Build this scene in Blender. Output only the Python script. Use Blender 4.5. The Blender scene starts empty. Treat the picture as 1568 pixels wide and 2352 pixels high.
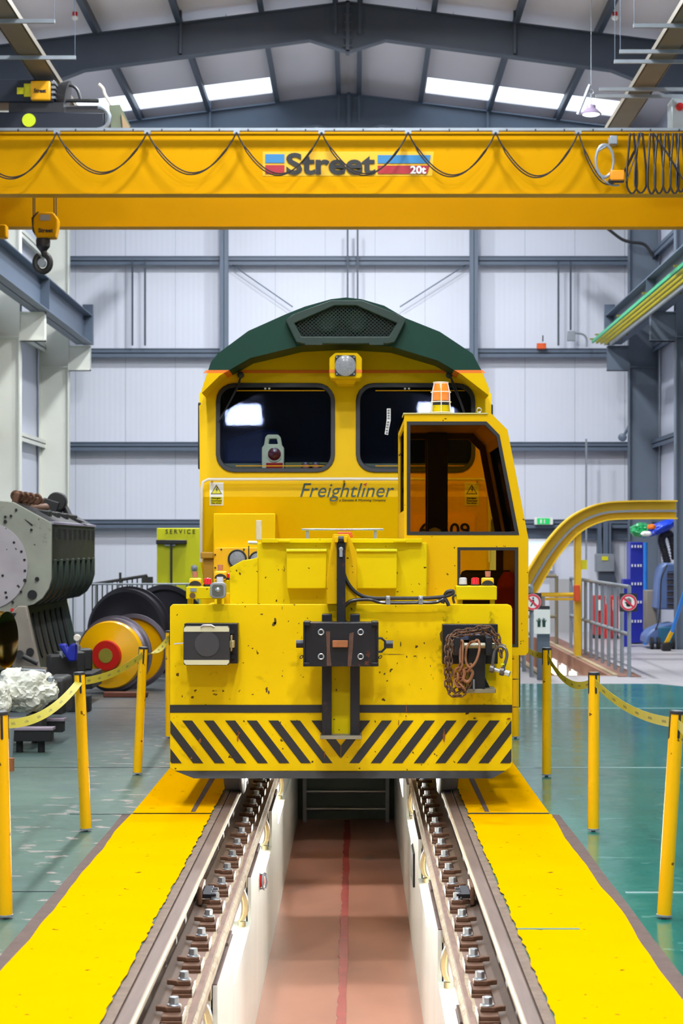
import bpy, bmesh, math, random
from mathutils import Vector as V, Matrix, noise as mnoise
from mathutils.geometry import tessellate_polygon
random.seed(7)
SC = bpy.context.scene
COL = SC.collection
PI = math.pi
# ------------------------------------------------------------ camera, world, exposure
FPX, VX, VY, CAMZ = 4573.0, 815.0, 1250.0, 1.754
cam_d = bpy.data.cameras.new('camera'); cam = bpy.data.objects.new('camera', cam_d); COL.objects.link(cam)
cam.location = (0, 0, CAMZ); cam.rotation_euler = (PI/2, 0, 0)
cam_d.sensor_fit = 'AUTO'; cam_d.sensor_width = 36.0; cam_d.lens = 36.0*FPX/2352
cam_d.shift_x = -(VX-784)/2352; cam_d.shift_y = (VY-1176)/2352
cam_d.clip_start = 0.1; cam_d.clip_end = 200
cam_d.dof.use_dof = True; cam_d.dof.focus_distance = 12.3; cam_d.dof.aperture_fstop = 5.0
SC.camera = cam
w = bpy.data.worlds.new('world'); SC.world = w; w.use_nodes = True
w.node_tree.nodes['Background'].inputs[0].default_value = (0.80, 0.88, 1.0, 1)
w.node_tree.nodes['Background'].inputs[1].default_value = 1.0
SC.view_settings.view_transform = 'Standard'; SC.view_settings.look = 'None'
SC.view_settings.gamma = 1.0; SC.view_settings.use_curve_mapping = False
SC.view_settings.exposure = 0.0
LAMP_W = 340.0          # high-bay panels
PIT_W = 480.0
# ------------------------------------------------------------ helpers
def lin(c):
    r = []
    for v in c[:3]:
        v = v/255.0
        r.append(v/12.92 if v <= 0.04045 else ((v+0.055)/1.055)**2.4)
    return (r[0], r[1], r[2], 1.0)
MATS = {}
def mat(name, rgb, rough=0.5, metal=0.0, var=0.0, vscale=3.0, grime=0.0, gcol=(60,45,20), gscale=5.0,
        bump=0.0, bscale=40.0, emit=None, estr=0.0, stretch=(1,1,1), coat=0.0, spec=0.5, speck=0.0, spcol=(40,30,20), spscale=60.0):
    m = bpy.data.materials.new(name); m.use_nodes = True; MATS[name] = m
    nt = m.node_tree; N = nt.nodes; L = nt.links; b = N['Principled BSDF']
    b.inputs['Roughness'].default_value = rough; b.inputs['Metallic'].default_value = metal
    b.inputs['Specular IOR Level'].default_value = spec
    if coat: b.inputs['Coat Weight'].default_value = coat; b.inputs['Coat Roughness'].default_value = 0.12
    col = lin(rgb); b.inputs['Base Color'].default_value = col
    tc = mp = None
    if var or grime or bump or speck:
        tc = N.new('ShaderNodeTexCoord'); mp = N.new('ShaderNodeMapping'); mp.inputs['Scale'].default_value = stretch
        L.new(tc.outputs['Object'], mp.inputs['Vector'])
    cur = None
    def mixc(fac, a, bcol):
        mx = N.new('ShaderNodeMix'); mx.data_type = 'RGBA'
        L.new(fac, mx.inputs[0])
        if a is None: mx.inputs[6].default_value = col
        else: L.new(a, mx.inputs[6])
        mx.inputs[7].default_value = bcol
        return mx.outputs[2]
    def ramp(src, lo, hi, mx=1.0):
        r = N.new('ShaderNodeMapRange'); r.inputs[1].default_value = lo; r.inputs[2].default_value = hi
        r.inputs[3].default_value = 0; r.inputs[4].default_value = mx; L.new(src, r.inputs[0]); return r.outputs[0]
    def nz(scale, det=4, dist=0.0):
        n = N.new('ShaderNodeTexNoise'); n.inputs['Scale'].default_value = scale; n.inputs['Detail'].default_value = det
        n.inputs['Distortion'].default_value = dist; L.new(mp.outputs[0], n.inputs['Vector']); return n.outputs['Fac']
    if var:
        cur = mixc(ramp(nz(vscale), .3, .75), cur, tuple(c*(1-var) for c in col[:3])+(1,))
    if grime:
        a = ramp(nz(gscale, 6, .6), .60, .72); 
        n2 = N.new('ShaderNodeMath'); n2.operation = 'MULTIPLY'; L.new(a, n2.inputs[0]); L.new(ramp(nz(gscale*6, 3), .5, .62, grime), n2.inputs[1])
        cur = mixc(n2.outputs[0], cur, lin(gcol))
    if speck:
        cur = mixc(ramp(nz(spscale, 2), .72-.04*speck, .74-.03*speck), cur, lin(spcol))
    if cur: L.new(cur, b.inputs['Base Color'])
    if bump:
        bp = N.new('ShaderNodeBump'); bp.inputs['Strength'].default_value = bump; bp.inputs['Distance'].default_value = 0.01
        L.new(nz(bscale, 4), bp.inputs['Height']); L.new(bp.outputs[0], b.inputs['Normal'])
    if emit:
        b.inputs['Emission Color'].default_value = lin(emit); b.inputs['Emission Strength'].default_value = estr
    return m
def glassmat(name, tint, refl=0.06, rough=0.02):
    m = bpy.data.materials.new(name); m.use_nodes = True; nt = m.node_tree; N = nt.nodes; L = nt.links
    N.remove(N['Principled BSDF']); out = N['Material Output']
    t = N.new('ShaderNodeBsdfTransparent'); t.inputs[0].default_value = lin(tint)
    g = N.new('ShaderNodeBsdfGlossy'); g.inputs['Roughness'].default_value = rough; g.inputs[0].default_value = (.05,.055,.09,1)
    lw = N.new('ShaderNodeFresnel'); lw.inputs[0].default_value = 1.5
    ad = N.new('ShaderNodeMath'); ad.operation = 'ADD'; ad.inputs[1].default_value = refl; L.new(lw.outputs[0], ad.inputs[0])
    mx = N.new('ShaderNodeMixShader'); L.new(ad.outputs[0], mx.inputs[0]); L.new(t.outputs[0], mx.inputs[1]); L.new(g.outputs[0], mx.inputs[2])
    L.new(mx.outputs[0], out.inputs[0]); return m
def flat(Y):
    return lambda x, y, Y=Y: V(((x-VX)*Y/FPX, Y, CAMZ+(VY-y)*Y/FPX))
def slant(Y0, zc, k):       # plane Y = Y0 + k*(z-zc)
    def P(x, y):
        a = (VY-y)/FPX; Y = (Y0+k*(CAMZ-zc))/(1-k*a)
        return V(((x-VX)*Y/FPX, Y, CAMZ+a*Y))
    return P
def PX(x, Y): return (x-VX)*Y/FPX
def PZ(y, Y): return CAMZ+(VY-y)*Y/FPX
def ground(x, y, z=0.0):
    s = (y-VY)/(CAMZ-z); return V(((x-VX)/s, FPX/s, z))
class MB:
    def __init__(self): self.v = []; self.f = []
    def add(self, vs, fs):
        o = len(self.v); self.v += [V(p) for p in vs]; self.f += [[i+o for i in f] for f in fs]; return self
    def box(self, x0, x1, y0, y1, z0, z1):
        return self.add([(x0,y0,z0),(x1,y0,z0),(x1,y1,z0),(x0,y1,z0),(x0,y0,z1),(x1,y0,z1),(x1,y1,z1),(x0,y1,z1)],
                        [(0,3,2,1),(4,5,6,7),(0,1,5,4),(1,2,6,5),(2,3,7,6),(3,0,4,7)])
    def pbox(self, x0, y0, x1, y1, Ya, Yb):      # box whose near face covers these pixels at depth Ya
        return self.box(PX(x0,Ya), PX(x1,Ya), Ya, Yb, PZ(y1,Ya), PZ(y0,Ya))
    def obox(self, c, sx, sy, sz, rz=0, rx=0, ry=0):
        R = Matrix.Rotation(rz,3,'Z') @ Matrix.Rotation(ry,3,'Y') @ Matrix.Rotation(rx,3,'X')
        vs = [V(c)+R@V((a*sx/2,b*sy/2,d*sz/2)) for d in (-1,1) for a,b in ((-1,-1),(1,-1),(1,1),(-1,1))]
        return self.add(vs, [(0,3,2,1),(4,5,6,7),(0,1,5,4),(1,2,6,5),(2,3,7,6),(3,0,4,7)])
    def loops(self, front, off, holes=[]):       # polygon (3D pts) with holes extruded by vector off
        off = V(off); allp = [front]+list(holes)
        flatp = [p for l in allp for p in l]; n = len(flatp)
        tris = tessellate_polygon([[V(p) for p in l] for l in allp])
        vs = [V(p) for p in flatp]+[V(p)+off for p in flatp]
        if not holes: fs = [list(range(n)), list(range(2*n-1, n-1, -1))]
        else: fs = [list(t) for t in tris]+[[i+n for i in reversed(t)] for t in tris]
        o = 0
        for l in allp:
            k = len(l)
            for i in range(k):
                a = o+i; b = o+(i+1) % k; fs.append([a, b, b+n, a+n])
            o += k
        return self.add(vs, fs)
    def pp(self, P, pts, th, holes=[]):
        if not callable(P): P = flat(P)
        return self.loops([P(*p) for p in pts], (0,th,0), [[P(*p) for p in h] for h in holes])
    def cyl(self, p0, p1, r0, r1=None, n=16, cap=True):
        p0 = V(p0); p1 = V(p1); r1 = r0 if r1 is None else r1
        d = (p1-p0).normalized(); a = d.orthogonal().normalized(); b = d.cross(a)
        vs = [p+ (a*math.cos(2*PI*i/n)+b*math.sin(2*PI*i/n))*r for p,r in ((p0,r0),(p1,r1)) for i in range(n)]
        fs = [(i,(i+1)%n,(i+1)%n+n,i+n) for i in range(n)]
        if cap: fs += [tuple(reversed(range(n))), tuple(range(n,2*n))]
        return self.add(vs, fs)
    def tube(self, pts, r, n=8, closed=False):
        pts = [V(p) for p in pts]; m = len(pts); vs = []; a = None
        for i,p in enumerate(pts):
            d = (pts[(i+1)%m]-pts[i-1]) if closed else (pts[min(i+1,m-1)]-pts[max(i-1,0)])
            if d.length < 1e-9: d = V((0,0,1))
            d.normalize()
            if a is None: a = d.orthogonal().normalized()
            a = (a-d*a.dot(d)); a = a.normalized() if a.length > 1e-6 else d.orthogonal().normalized()
            b = d.cross(a)
            vs += [p+(a*math.cos(2*PI*j/n)+b*math.sin(2*PI*j/n))*r for j in range(n)]
        fs = []
        for i in range(m if closed else m-1):
            k = (i+1) % m
            fs += [(i*n+j, i*n+(j+1)%n, k*n+(j+1)%n, k*n+j) for j in range(n)]
        if not closed: fs += [tuple(reversed(range(n))), tuple(range((m-1)*n, m*n))]
        return self.add(vs, fs)
    def lathe(self, c, axis, prof, n=24, cap=True):        # prof: (radius, height along axis)
        c = V(c); d = V(axis).normalized(); a = d.orthogonal().normalized(); b = d.cross(a); vs = []
        for r,h in prof: vs += [c+d*h+(a*math.cos(2*PI*j/n)+b*math.sin(2*PI*j/n))*max(r,1e-4) for j in range(n)]
        fs = []
        for i in range(len(prof)-1): fs += [(i*n+j, i*n+(j+1)%n, (i+1)*n+(j+1)%n, (i+1)*n+j) for j in range(n)]
        if cap: fs += [tuple(reversed(range(n))), tuple(range((len(prof)-1)*n, len(prof)*n))]
        return self.add(vs, fs)
    def ring(self, c, axis, R, r, n=24, k=8, sx=1.0):
        c = V(c); d = V(axis).normalized(); a = d.orthogonal().normalized(); b = d.cross(a)
        return self.tube([c+a*math.cos(2*PI*i/n)*R+b*math.sin(2*PI*i/n)*R*sx for i in range(n)], r, k, True)
    def sweep(self, path, sec, up=(0,0,1)):      # sec: list of (side, up) offsets, closed section
        path = [V(p) for p in path]; n = len(sec); vs = []; up0 = V(up)
        for i,p in enumerate(path):
            d = (path[min(i+1,len(path)-1)]-path[max(i-1,0)]).normalized()
            s = d.cross(up0).normalized(); u = s.cross(d)
            vs += [p+s*a+u*b for a,b in sec]
        fs = []
        for i in range(len(path)-1): fs += [(i*n+j, i*n+(j+1)%n, (i+1)*n+(j+1)%n, (i+1)*n+j) for j in range(n)]
        fs += [tuple(range(n)), tuple(reversed(range((len(path)-1)*n, len(path)*n)))]
        return self.add(vs, fs)
def root_of(p):
    while p.parent: p = p.parent
    return p
def obj(name, mb, m, parent=None, bev=0.0, smooth=True, seg=2):
    me = bpy.data.meshes.new(name); off = V((0,0,0))
    if parent: off = V(root_of(parent).location)
    elif mb.v:
        xs = [p.x for p in mb.v]; ys = [p.y for p in mb.v]; zs = [p.z for p in mb.v]
        off = V(((min(xs)+max(xs))/2, (min(ys)+max(ys))/2, min(zs)))
    me.from_pydata([p-off for p in mb.v], [], mb.f)
    bm = bmesh.new(); bm.from_mesh(me)
    bmesh.ops.recalc_face_normals(bm, faces=bm.faces)
    if smooth:
        for f in bm.faces: f.smooth = True
        for e in bm.edges:
            if len(e.link_faces) == 2 and e.calc_face_angle(0) > 0.6: e.smooth = False
    bm.to_mesh(me); bm.free()
    if m: me.materials.append(m)
    o = bpy.data.objects.new(name, me); COL.objects.link(o)
    if parent:
        o.parent = parent
    else: o.location = off
    if bev:
        b = o.modifiers.new('bevel', 'BEVEL'); b.width = bev; b.segments = seg; b.limit_method = 'ANGLE'; b.angle_limit = 0.6
    return o
def tag(o, label, cat, group=None, kind=None):
    o['label'] = label; o['category'] = cat
    if group: o['group'] = group
    if kind: o['kind'] = kind
    return o
def thing(name, label, cat, loc, group=None):
    o = bpy.data.objects.new(name, None); COL.objects.link(o); o.location = loc; o.empty_display_size = 0.1
    return tag(o, label, cat, group)
def struct(name, mb, m, label=None, **k):
    o = obj(name, mb, m, **k); o['kind'] = 'structure'
    if label: o['label'] = label
    return o
def dup(root, loc, label=None, group=None):
    r = root.copy(); COL.objects.link(r); r.location = loc
    if label: r['label'] = label
    if group: r['group'] = group
    for ch in list(root.children):
        c = ch.copy(); COL.objects.link(c); c.parent = r
        for g in list(ch.children):
            d = g.copy(); COL.objects.link(d); d.parent = c
    return r
def text(name, s, P, x0, y0, x1, y1, m, parent, depth=0.002, bold=0.0, shear=0.0, lift=0.004, vertical=False):
    cu = bpy.data.curves.new(name, 'FONT'); cu.body = s; cu.size = 1.0; cu.offset = bold; cu.shear = shear; cu.resolution_u = 4
    t = bpy.data.objects.new(name, cu); COL.objects.link(t)
    dg = bpy.context.evaluated_depsgraph_get(); me = t.evaluated_get(dg).to_mesh()
    vs = [v.co.copy() for v in me.vertices]; fs = [list(p.vertices) for p in me.polygons]
    t.evaluated_get(dg).to_mesh_clear(); bpy.data.objects.remove(t); bpy.data.curves.remove(cu)
    if not callable(P): P = flat(P)
    mx0 = min(v.x for v in vs); mx1 = max(v.x for v in vs); my0 = min(v.y for v in vs); my1 = max(v.y for v in vs)
    mb = MB(); out = []
    for v in vs:
        u = (v.x-mx0)/(mx1-mx0); q = (v.y-my0)/(my1-my0)
        if vertical: p = P(x0+(x1-x0)*(1-q) if False else x0+(x1-x0)*q, y1-(y1-y0)*u)
        else: p = P(x0+(x1-x0)*u, y1-(y1-y0)*q)
        out.append(p-V((0,lift,0)))
    n = len(out)
    mb.add(out+[p+V((0,depth,0)) for p in out], fs+[[i+n for i in reversed(f)] for f in fs])
    from collections import Counter
    ed = Counter(tuple(sorted((f[i], f[(i+1)%len(f)]))) for f in fs for i in range(len(f)))
    mb.f += [[a, b, b+n, a+n] for (a,b),c in ed.items() if c == 1]
    return obj(name, mb, m, parent, smooth=False)
def rrect(x0, y0, x1, y1, r, k=5):
    out = []
    for cx,cy,a0 in ((x1-r,y0+r,-90),(x1-r,y1-r,0),(x0+r,y1-r,90),(x0+r,y0+r,180)):
        for i in range(k+1):
            a = math.radians(a0+90*i/k); out.append((cx+r*math.cos(a), cy+r*math.sin(a)))
    return out
def circ(cx, cy, r, n=24, ry=None):
    ry = ry or r
    return [(cx+r*math.cos(2*PI*i/n), cy+ry*math.sin(2*PI*i/n)) for i in range(n)]
def clip(poly, axis, val, keep_less):
    out = []
    for i in range(len(poly)):
        a = poly[i]; b = poly[(i+1) % len(poly)]
        ia = (a[axis] <= val) == keep_less; ib = (b[axis] <= val) == keep_less
        if ia: out.append(a)
        if ia != ib:
            t = (val-a[axis])/(b[axis]-a[axis]); out.append((a[0]+t*(b[0]-a[0]), a[1]+t*(b[1]-a[1])))
    return out
def smoothpath(pts, k=6):
    pts = [V(p) for p in pts]; out = []
    for i in range(len(pts)-1):
        p0 = pts[max(i-1,0)]; p1 = pts[i]; p2 = pts[i+1]; p3 = pts[min(i+2,len(pts)-1)]
        for j in range(k):
            t = j/k
            out.append(0.5*((2*p1)+(p2-p0)*t+(2*p0-5*p1+4*p2-p3)*t*t+(3*p1-p0-3*p2+p3)*t*t*t))
    out.append(pts[-1]); return out
# ------------------------------------------------------------ materials
YPL = mat('yellow_plate', (240,200,4), .42, var=.10, vscale=2.5, grime=.75, gscale=3.2, gcol=(95,70,10), spec=.12, speck=.1, spscale=22, spcol=(90,65,20))
YHD = mat('yellow_hood', (222,196,2), .5, spec=.12, var=.10, vscale=3, grime=.5, gscale=3.5, gcol=(110,85,10), speck=.2, spscale=30, spcol=(80,60,10))
YCB = mat('yellow_cab', (226,178,2), .5, spec=.12, var=.06, vscale=2, speck=.15, spscale=30, spcol=(80,60,10))
YLO = mat('yellow_loco', (242,194,0), .5, var=.07, vscale=2, spec=.12)
YCR = mat('yellow_crane', (210,150,0), .55, spec=.05, var=.08, vscale=1.2)
YPO = mat('yellow_post', (246,186,0), .45, spec=.2, speck=.45, spscale=22, spcol=(120,80,10), var=.06)
YBR = mat('yellow_bright', (225,220,10), .5, var=.05)
BLK = mat('black_paint', (38,38,40), .5, var=.2, vscale=6)
BLR = mat('black_steel', (33,34,40), .4, metal=.3, grime=.8, gscale=6, gcol=(120,60,30), var=.3, vscale=12)
RUB = mat('black_rubber', (28,28,32), .55)
GRN = mat('dark_green', (16,60,47), .45, spec=.25, var=.12, vscale=4)
GRF = mat('grille_green', (27,52,43), .55, var=.25, vscale=8)
DRK = mat('dark_void', (14,14,16), .7)
CRM = mat('cream_rail', (232,222,205), .45)
STL = mat('bright_steel', (190,195,200), .3, metal=.8, var=.1)
GAL = mat('galvanised', (150,158,165), .45, metal=.4, var=.15, vscale=5)
CHR = mat('chrome', (225,225,225), .12, metal=1.0)
RST = mat('rusty_brown', (112,78,56), .6, metal=.35, var=.35, vscale=12, bump=.3, bscale=60)
RSO = mat('rust_orange', (165,100,55), .7, var=.3, vscale=20)
RLT = mat('rail_top', (124,103,93), .55, metal=.1, var=.25, vscale=6, stretch=(6,.5,6))
RLS = mat('rail_side', (182,164,130), .6, metal=0, spec=.2, grime=1.0, gcol=(200,130,40), gscale=2.5, var=.25, vscale=5)
RLF = mat('rail_foot', (98,76,60), .6, var=.25, vscale=5, grime=.4, gcol=(150,100,50))
DRT = mat('dirty_concrete', (146,118,104), .8, var=.3, vscale=9, bump=.5, bscale=30)
DRT2 = mat('chipped_concrete', (188,168,138), .8, var=.35, vscale=14, bump=.9, bscale=18, stretch=(1,2.5,1))
GRO = mat('grout', (140,120,104), .85, var=.35, vscale=12, bump=1.0, bscale=50)
CRK = mat('brown_edge', (104,84,76), .85, var=.25, vscale=12, bump=.5)
FRAME = mat('blue_grey_steel', (92,106,124), .45, var=.08)
FRAMED = mat('dark_frame_steel', (62,72,86), .5, var=.1)
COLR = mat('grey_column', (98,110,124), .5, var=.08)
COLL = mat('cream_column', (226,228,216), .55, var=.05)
WHT = mat('white_paint', (228,232,232), .5, var=.08, vscale=4)
PITW = mat('pit_wall_paint', (226,230,224), .45, var=.10, vscale=2.5, stretch=(1,1,.3), grime=.15, gcol=(150,140,120))
PITF = mat('pit_floor_paint', (208,150,124), .38, var=.35, vscale=1.1, stretch=(1,.6,1), grime=.9, gcol=(120,112,106), gscale=1.1)
PITR = mat('pit_red_line', (178,74,66), .5, var=.3, vscale=6)
TXG = mat('text_green', (16,58,48), .5)
TXB = mat('text_black', (20,20,18), .5)
ORG = mat('orange_paint', (240,120,10), .5)
REDP = mat('red_paint', (200,30,20), .4)
REDS = mat('sign_red', (215,50,75), .5)
BLU = mat('blue_paint', (30,60,190), .5, var=.1)
BLL = mat('light_blue', (40,130,220), .5)
CYN = mat('logo_blue', (34,116,165), .5)
CRI = mat('logo_red', (160,10,28), .5)
MOT = mat('motor_blue_black', (24,32,46), .4, var=.15)
LIM = mat('lime_cap', (205,225,20), .5)
WSH = mat('white_plain', (235,235,230), .5)
GLS = glassmat('windscreen_glass', (236,240,246), .0)
GTB = glassmat('brown_tinted_glass', (236,216,126), .0)
GLC = glassmat('clear_glass', (225,230,235), .05)
RBL = mat('rubber_hose', (30,28,30), .4, coat=.3)
PLA = mat('crumpled_plastic', (225,225,210), .25, var=.12, vscale=8, coat=.5)
ENG = mat('engine_plate_paint', (156,158,142), .6, var=.38, vscale=2.6, grime=.9, gcol=(90,75,55), gscale=4, speck=.6, spscale=14)
ENL = mat('engine_lilac', (178,170,172), .6, var=.2, vscale=3, speck=.5, spscale=14)
END = mat('engine_dark', (52,52,51), .5, metal=.3, var=.4, vscale=7)
ENGN = mat('engine_green', (50,66,58), .55, var=.5, vscale=5)
WHB = mat('wheel_black', (48,46,52), .35, metal=.4, var=.2)
BLN = mat('bright_blue_box', (14,30,150), .5)
EMW = mat('lamp_white', (255,255,255), .5, emit=(235,240,255), estr=12)
EMP = mat('pit_lamp_lens', (255,255,255), .5, emit=(255,248,225), estr=9)
SKY = mat('skylight_pane', (255,255,255), .5, emit=(225,240,255), estr=2.2)
EMG = mat('exit_green', (20,140,80), .5, emit=(20,200,90), estr=.7)
AMB = mat('amber_lens', (250,135,5), .2, emit=(255,120,0), estr=.25, coat=.8)
REDL = mat('red_lens', (215,15,40), .15, coat=1.0)
CLRL = mat('clear_lens', (205,205,212), .15, coat=1.0)
COPP = mat('copper_knob', (190,120,95), .4)
LENS = mat('round_lens', (150,152,158), .3, metal=.0, coat=.5, var=.35, vscale=60)
WEB = mat('belt_yellow', (178,166,40), .6, var=.12, vscale=10)
PALE = mat('lamp_case_cream', (240,246,205), .5)
DRED = mat('dark_red_lens', (105,16,24), .2, coat=1)
# walls: ribbed cladding
def ribbed(name, rgb, axis=0, scale=2.6, rough=.45):
    m = mat(name, rgb, rough, var=.05, vscale=.5); nt = m.node_tree; N = nt.nodes; L = nt.links; b = N['Principled BSDF']
    tc = N.new('ShaderNodeTexCoord'); wv = N.new('ShaderNodeTexWave'); wv.bands_direction = 'XYZ'[axis]; wv.inputs['Scale'].default_value = scale
    wv.wave_profile = 'TRI'
    L.new(tc.outputs['Object'], wv.inputs['Vector']); bp = N.new('ShaderNodeBump'); bp.inputs['Strength'].default_value = .12; bp.inputs['Distance'].default_value = .01
    L.new(wv.outputs['Fac'], bp.inputs['Height']); L.new(bp.outputs[0], b.inputs['Normal']); return m
WALLB = ribbed('wall_cladding', (220,224,235), 0, 3.0)
WALLS = ribbed('side_cladding', (214,218,232), 1, 3.0)
ROOFM = ribbed('roof_cladding', (236,230,232), 1, 2.0, .6)
# floor paint: teal on both sides, bare grey concrete beyond the painted edge
def floor_material():
    m = mat('floor_paint', (60,120,112), .2); nt = m.node_tree; N = nt.nodes; L = nt.links; b = N['Principled BSDF']
    geo = N.new('ShaderNodeNewGeometry'); sep = N.new('ShaderNodeSeparateXYZ'); L.new(geo.outputs['Position'], sep.inputs[0])
    def mr(src, a, bb, c=0., d=1.):
        r = N.new('ShaderNodeMapRange'); r.inputs[1].default_value = a; r.inputs[2].default_value = bb; r.inputs[3].default_value = c; r.inputs[4].default_value = d
        L.new(src, r.inputs[0]); return r.outputs[0]
    def mix(f, a, bb):
        x = N.new('ShaderNodeMix'); x.data_type = 'RGBA'; L.new(f, x.inputs[0])
        for i,c in ((6,a),(7,bb)):
            if isinstance(c, tuple): x.inputs[i].default_value = c
            else: L.new(c, x.inputs[i])
        return x.outputs[2]
    def nz(s, d=4, st=(1,1,1)):
        mp = N.new('ShaderNodeMapping'); mp.inputs['Scale'].default_value = st; L.new(geo.outputs['Position'], mp.inputs[0])
        n = N.new('ShaderNodeTexNoise'); n.inputs['Scale'].default_value = s; n.inputs['Detail'].default_value = d; L.new(mp.outputs[0], n.inputs['Vector']); return n.outputs['Fac']
    def mul(a, c):
        x = N.new('ShaderNodeMath'); x.operation = 'MULTIPLY'; L.new(a, x.inputs[0])
        if isinstance(c, float): x.inputs[1].default_value = c
        else: L.new(c, x.inputs[1])
        return x.outputs[0]
    right = mr(sep.outputs['X'], -.05, .05)
    teal = mix(mr(nz(.9,5), .35, .7), lin((20,106,90)), lin((42,122,104)))
    left = mix(mr(nz(.7,5), .35, .7), lin((60,92,80)), lin((80,110,96)))
    left = mix(mr(sep.outputs['Y'], 14, 20), left, lin((78,84,86)))
    base = mix(right, left, teal)
    # chipped pale patches (left, near the yellow band)
    chip = mul(mr(nz(7,8,(.8,1,1)), .60, .62), mul(mr(sep.outputs['X'], -2.4, -1.7), mr(sep.outputs['X'], -1.3, -1.45)))
    base = mix(chip, base, lin((150,140,134)))
    dark = mul(mr(nz(1.3,3,(.5,1,1)), .60, .66), mul(mr(sep.outputs['X'], -1.5, -1.9), .4))
    base = mix(dark, base, lin((60,82,84)))
    scr = mul(mr(nz(9,8,(.5,1,1)), .64, .66), mul(right, .35))
    base = mix(scr, base, lin((120,170,160)))
    # grey concrete area
    edge = N.new('ShaderNodeMath'); edge.operation = 'MULTIPLY_ADD'; L.new(sep.outputs['X'], edge.inputs[0]); edge.inputs[1].default_value = 1.9; L.new(sep.outputs['Y'], edge.inputs[2])
    g1 = mr(sep.outputs['Y'], 25.0, 25.06); g2 = mr(edge.outputs[0], 32.2, 32.3)
    mxm = N.new('ShaderNodeMath'); mxm.operation = 'MAXIMUM'; L.new(g1, mxm.inputs[0]); L.new(g2, mxm.inputs[1])
    gg = mul(mxm.outputs[0], right)
    base = mix(gg, base, lin((176,172,174)))
    L.new(base, b.inputs['Base Color'])
    rg = N.new('ShaderNodeMapRange'); rg.inputs[3].default_value = .36; rg.inputs[4].default_value = .13; L.new(right, rg.inputs[0])
    ad = N.new('ShaderNodeMath'); ad.operation = 'ADD'; L.new(rg.outputs[0], ad.inputs[0]); L.new(mr(nz(5,6), .4, .8, 0., .12), ad.inputs[1])
    a2 = N.new('ShaderNodeMath'); a2.operation = 'MULTIPLY_ADD'; L.new(gg, a2.inputs[0]); a2.inputs[1].default_value = .22; L.new(ad.outputs[0], a2.inputs[2]); L.new(a2.outputs[0], b.inputs['Roughness'])
    bp = N.new('ShaderNodeBump'); bp.inputs['Strength'].default_value = .12; bp.inputs['Distance'].default_value = .006; L.new(nz(14,5), bp.inputs['Height']); L.new(bp.outputs[0], b.inputs['Normal'])
    return m
FLR = floor_material()
YFL = mat('yellow_floor_paint', (228,167,0), .5, spec=0, var=.05, vscale=2, speck=.3, spscale=16, spcol=(120,90,20), bump=.1, bscale=8)
# ============================================================ SETTING
TC, HC = -0.098, -0.12
Y0, YW = -8.0, 39.9
XL, XR = -6.2, 5.96
# floor slabs either side of the track, opening for the second pit
mb = MB()
mb.box(XL, TC-.835, Y0, YW, -.3, 0)
mb.box(TC+.835, 2.45, Y0, YW, -.3, 0); mb.box(2.45, 3.5, Y0, 26.5, -.3, 0); mb.box(2.45, 3.5, 37.5, YW, -.3, 0); mb.box(3.5, XR, Y0, YW, -.3, 0)
struct('floor', mb, FLR, 'painted workshop floor, grey green left and teal right', smooth=False)
def wavy_strip(xi, xo, ya, yb, z, amp_o, amp_i, seed, step=.05):
    vs = []; fs = []; n = int((yb-ya)/step)
    for i in range(n+1):
        y = ya+i*step
        o = mnoise.noise(V((y*.9, seed, 0)))*amp_o + mnoise.noise(V((y*3, seed, 5)))*amp_o*.3
        q = mnoise.noise(V((y*9, seed, 9)))*amp_i + mnoise.noise(V((y*31, seed, 3)))*amp_i*.7
        vs += [(xi+q, y, z), (xo+o, y, z), (xi+q, y, z-.002), (xo+o, y, z-.002)]
    for i in range(n):
        a = 4*i; fs += [(a,a+1,a+5,a+4), (a+1,a+3,a+7,a+5), (a,a+4,a+6,a+2)]
    m_ = MB(); m_.v = [V(p) for p in vs]; m_.f = [list(f) for f in fs]; return m_
for nm, xi, xo, sd in (('left', TC-.835, -1.447, 1.3), ('right', TC+.835, 1.262, 7.7)):
    sg = -1 if nm == 'left' else 1
    struct('floor_band', wavy_strip(xi, xo, Y0, 12.95, .006, .022, .012, sd), YFL, nm+' yellow walkway band painted along the rail', smooth=False)
    struct('floor_band', wavy_strip(xi, xo, 12.95, 26, .0062, .002, .008, sd+2), YFL, nm+' far stretch of yellow walkway band beside the vehicle', smooth=False)
    struct('floor_edge', wavy_strip(xo-.02*sg, xo+.062*sg, Y0, 12.93, .0025, .006, .001, sd+1), CRK, nm+' bare brown edging along the yellow band', smooth=False)
for y,a,b in ((21.3,TC+1.37,XR),(15.63,TC+1.37,XR),(10.02,1.36,XR)):
    struct('floor_joint', MB().box(a,b,y-.008,y+.008,.0,.0035), mat('joint_glint',(185,205,205),.2) if 'joint_glint' not in MATS else MATS['joint_glint'], smooth=False)  # pale strip paints the glint of light along the joint
for y,a,b in ((10.05,XL,-1.5),(15.63,XL,-1.45),(12.93,-1.85,-1.45),(21.3,XL,-1.45)):
    struct('floor_joint', MB().box(a,b,y-.007,y+.007,0,.0035), MATS.get('joint_dark') or mat('joint_dark',(70,80,78),.5), smooth=False)
struct('floor_joint', MB().box(.74,1.02,9.03,9.06,.004,.0075), MATS.get('joint_teal') or mat('joint_teal',(70,130,110),.4), 'short teal line across the right yellow band', smooth=False)
struct('floor_joint', MB().box(.75,1.262,12.94,12.95,.004,.0078), MATS['joint_dark'], smooth=False)
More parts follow.
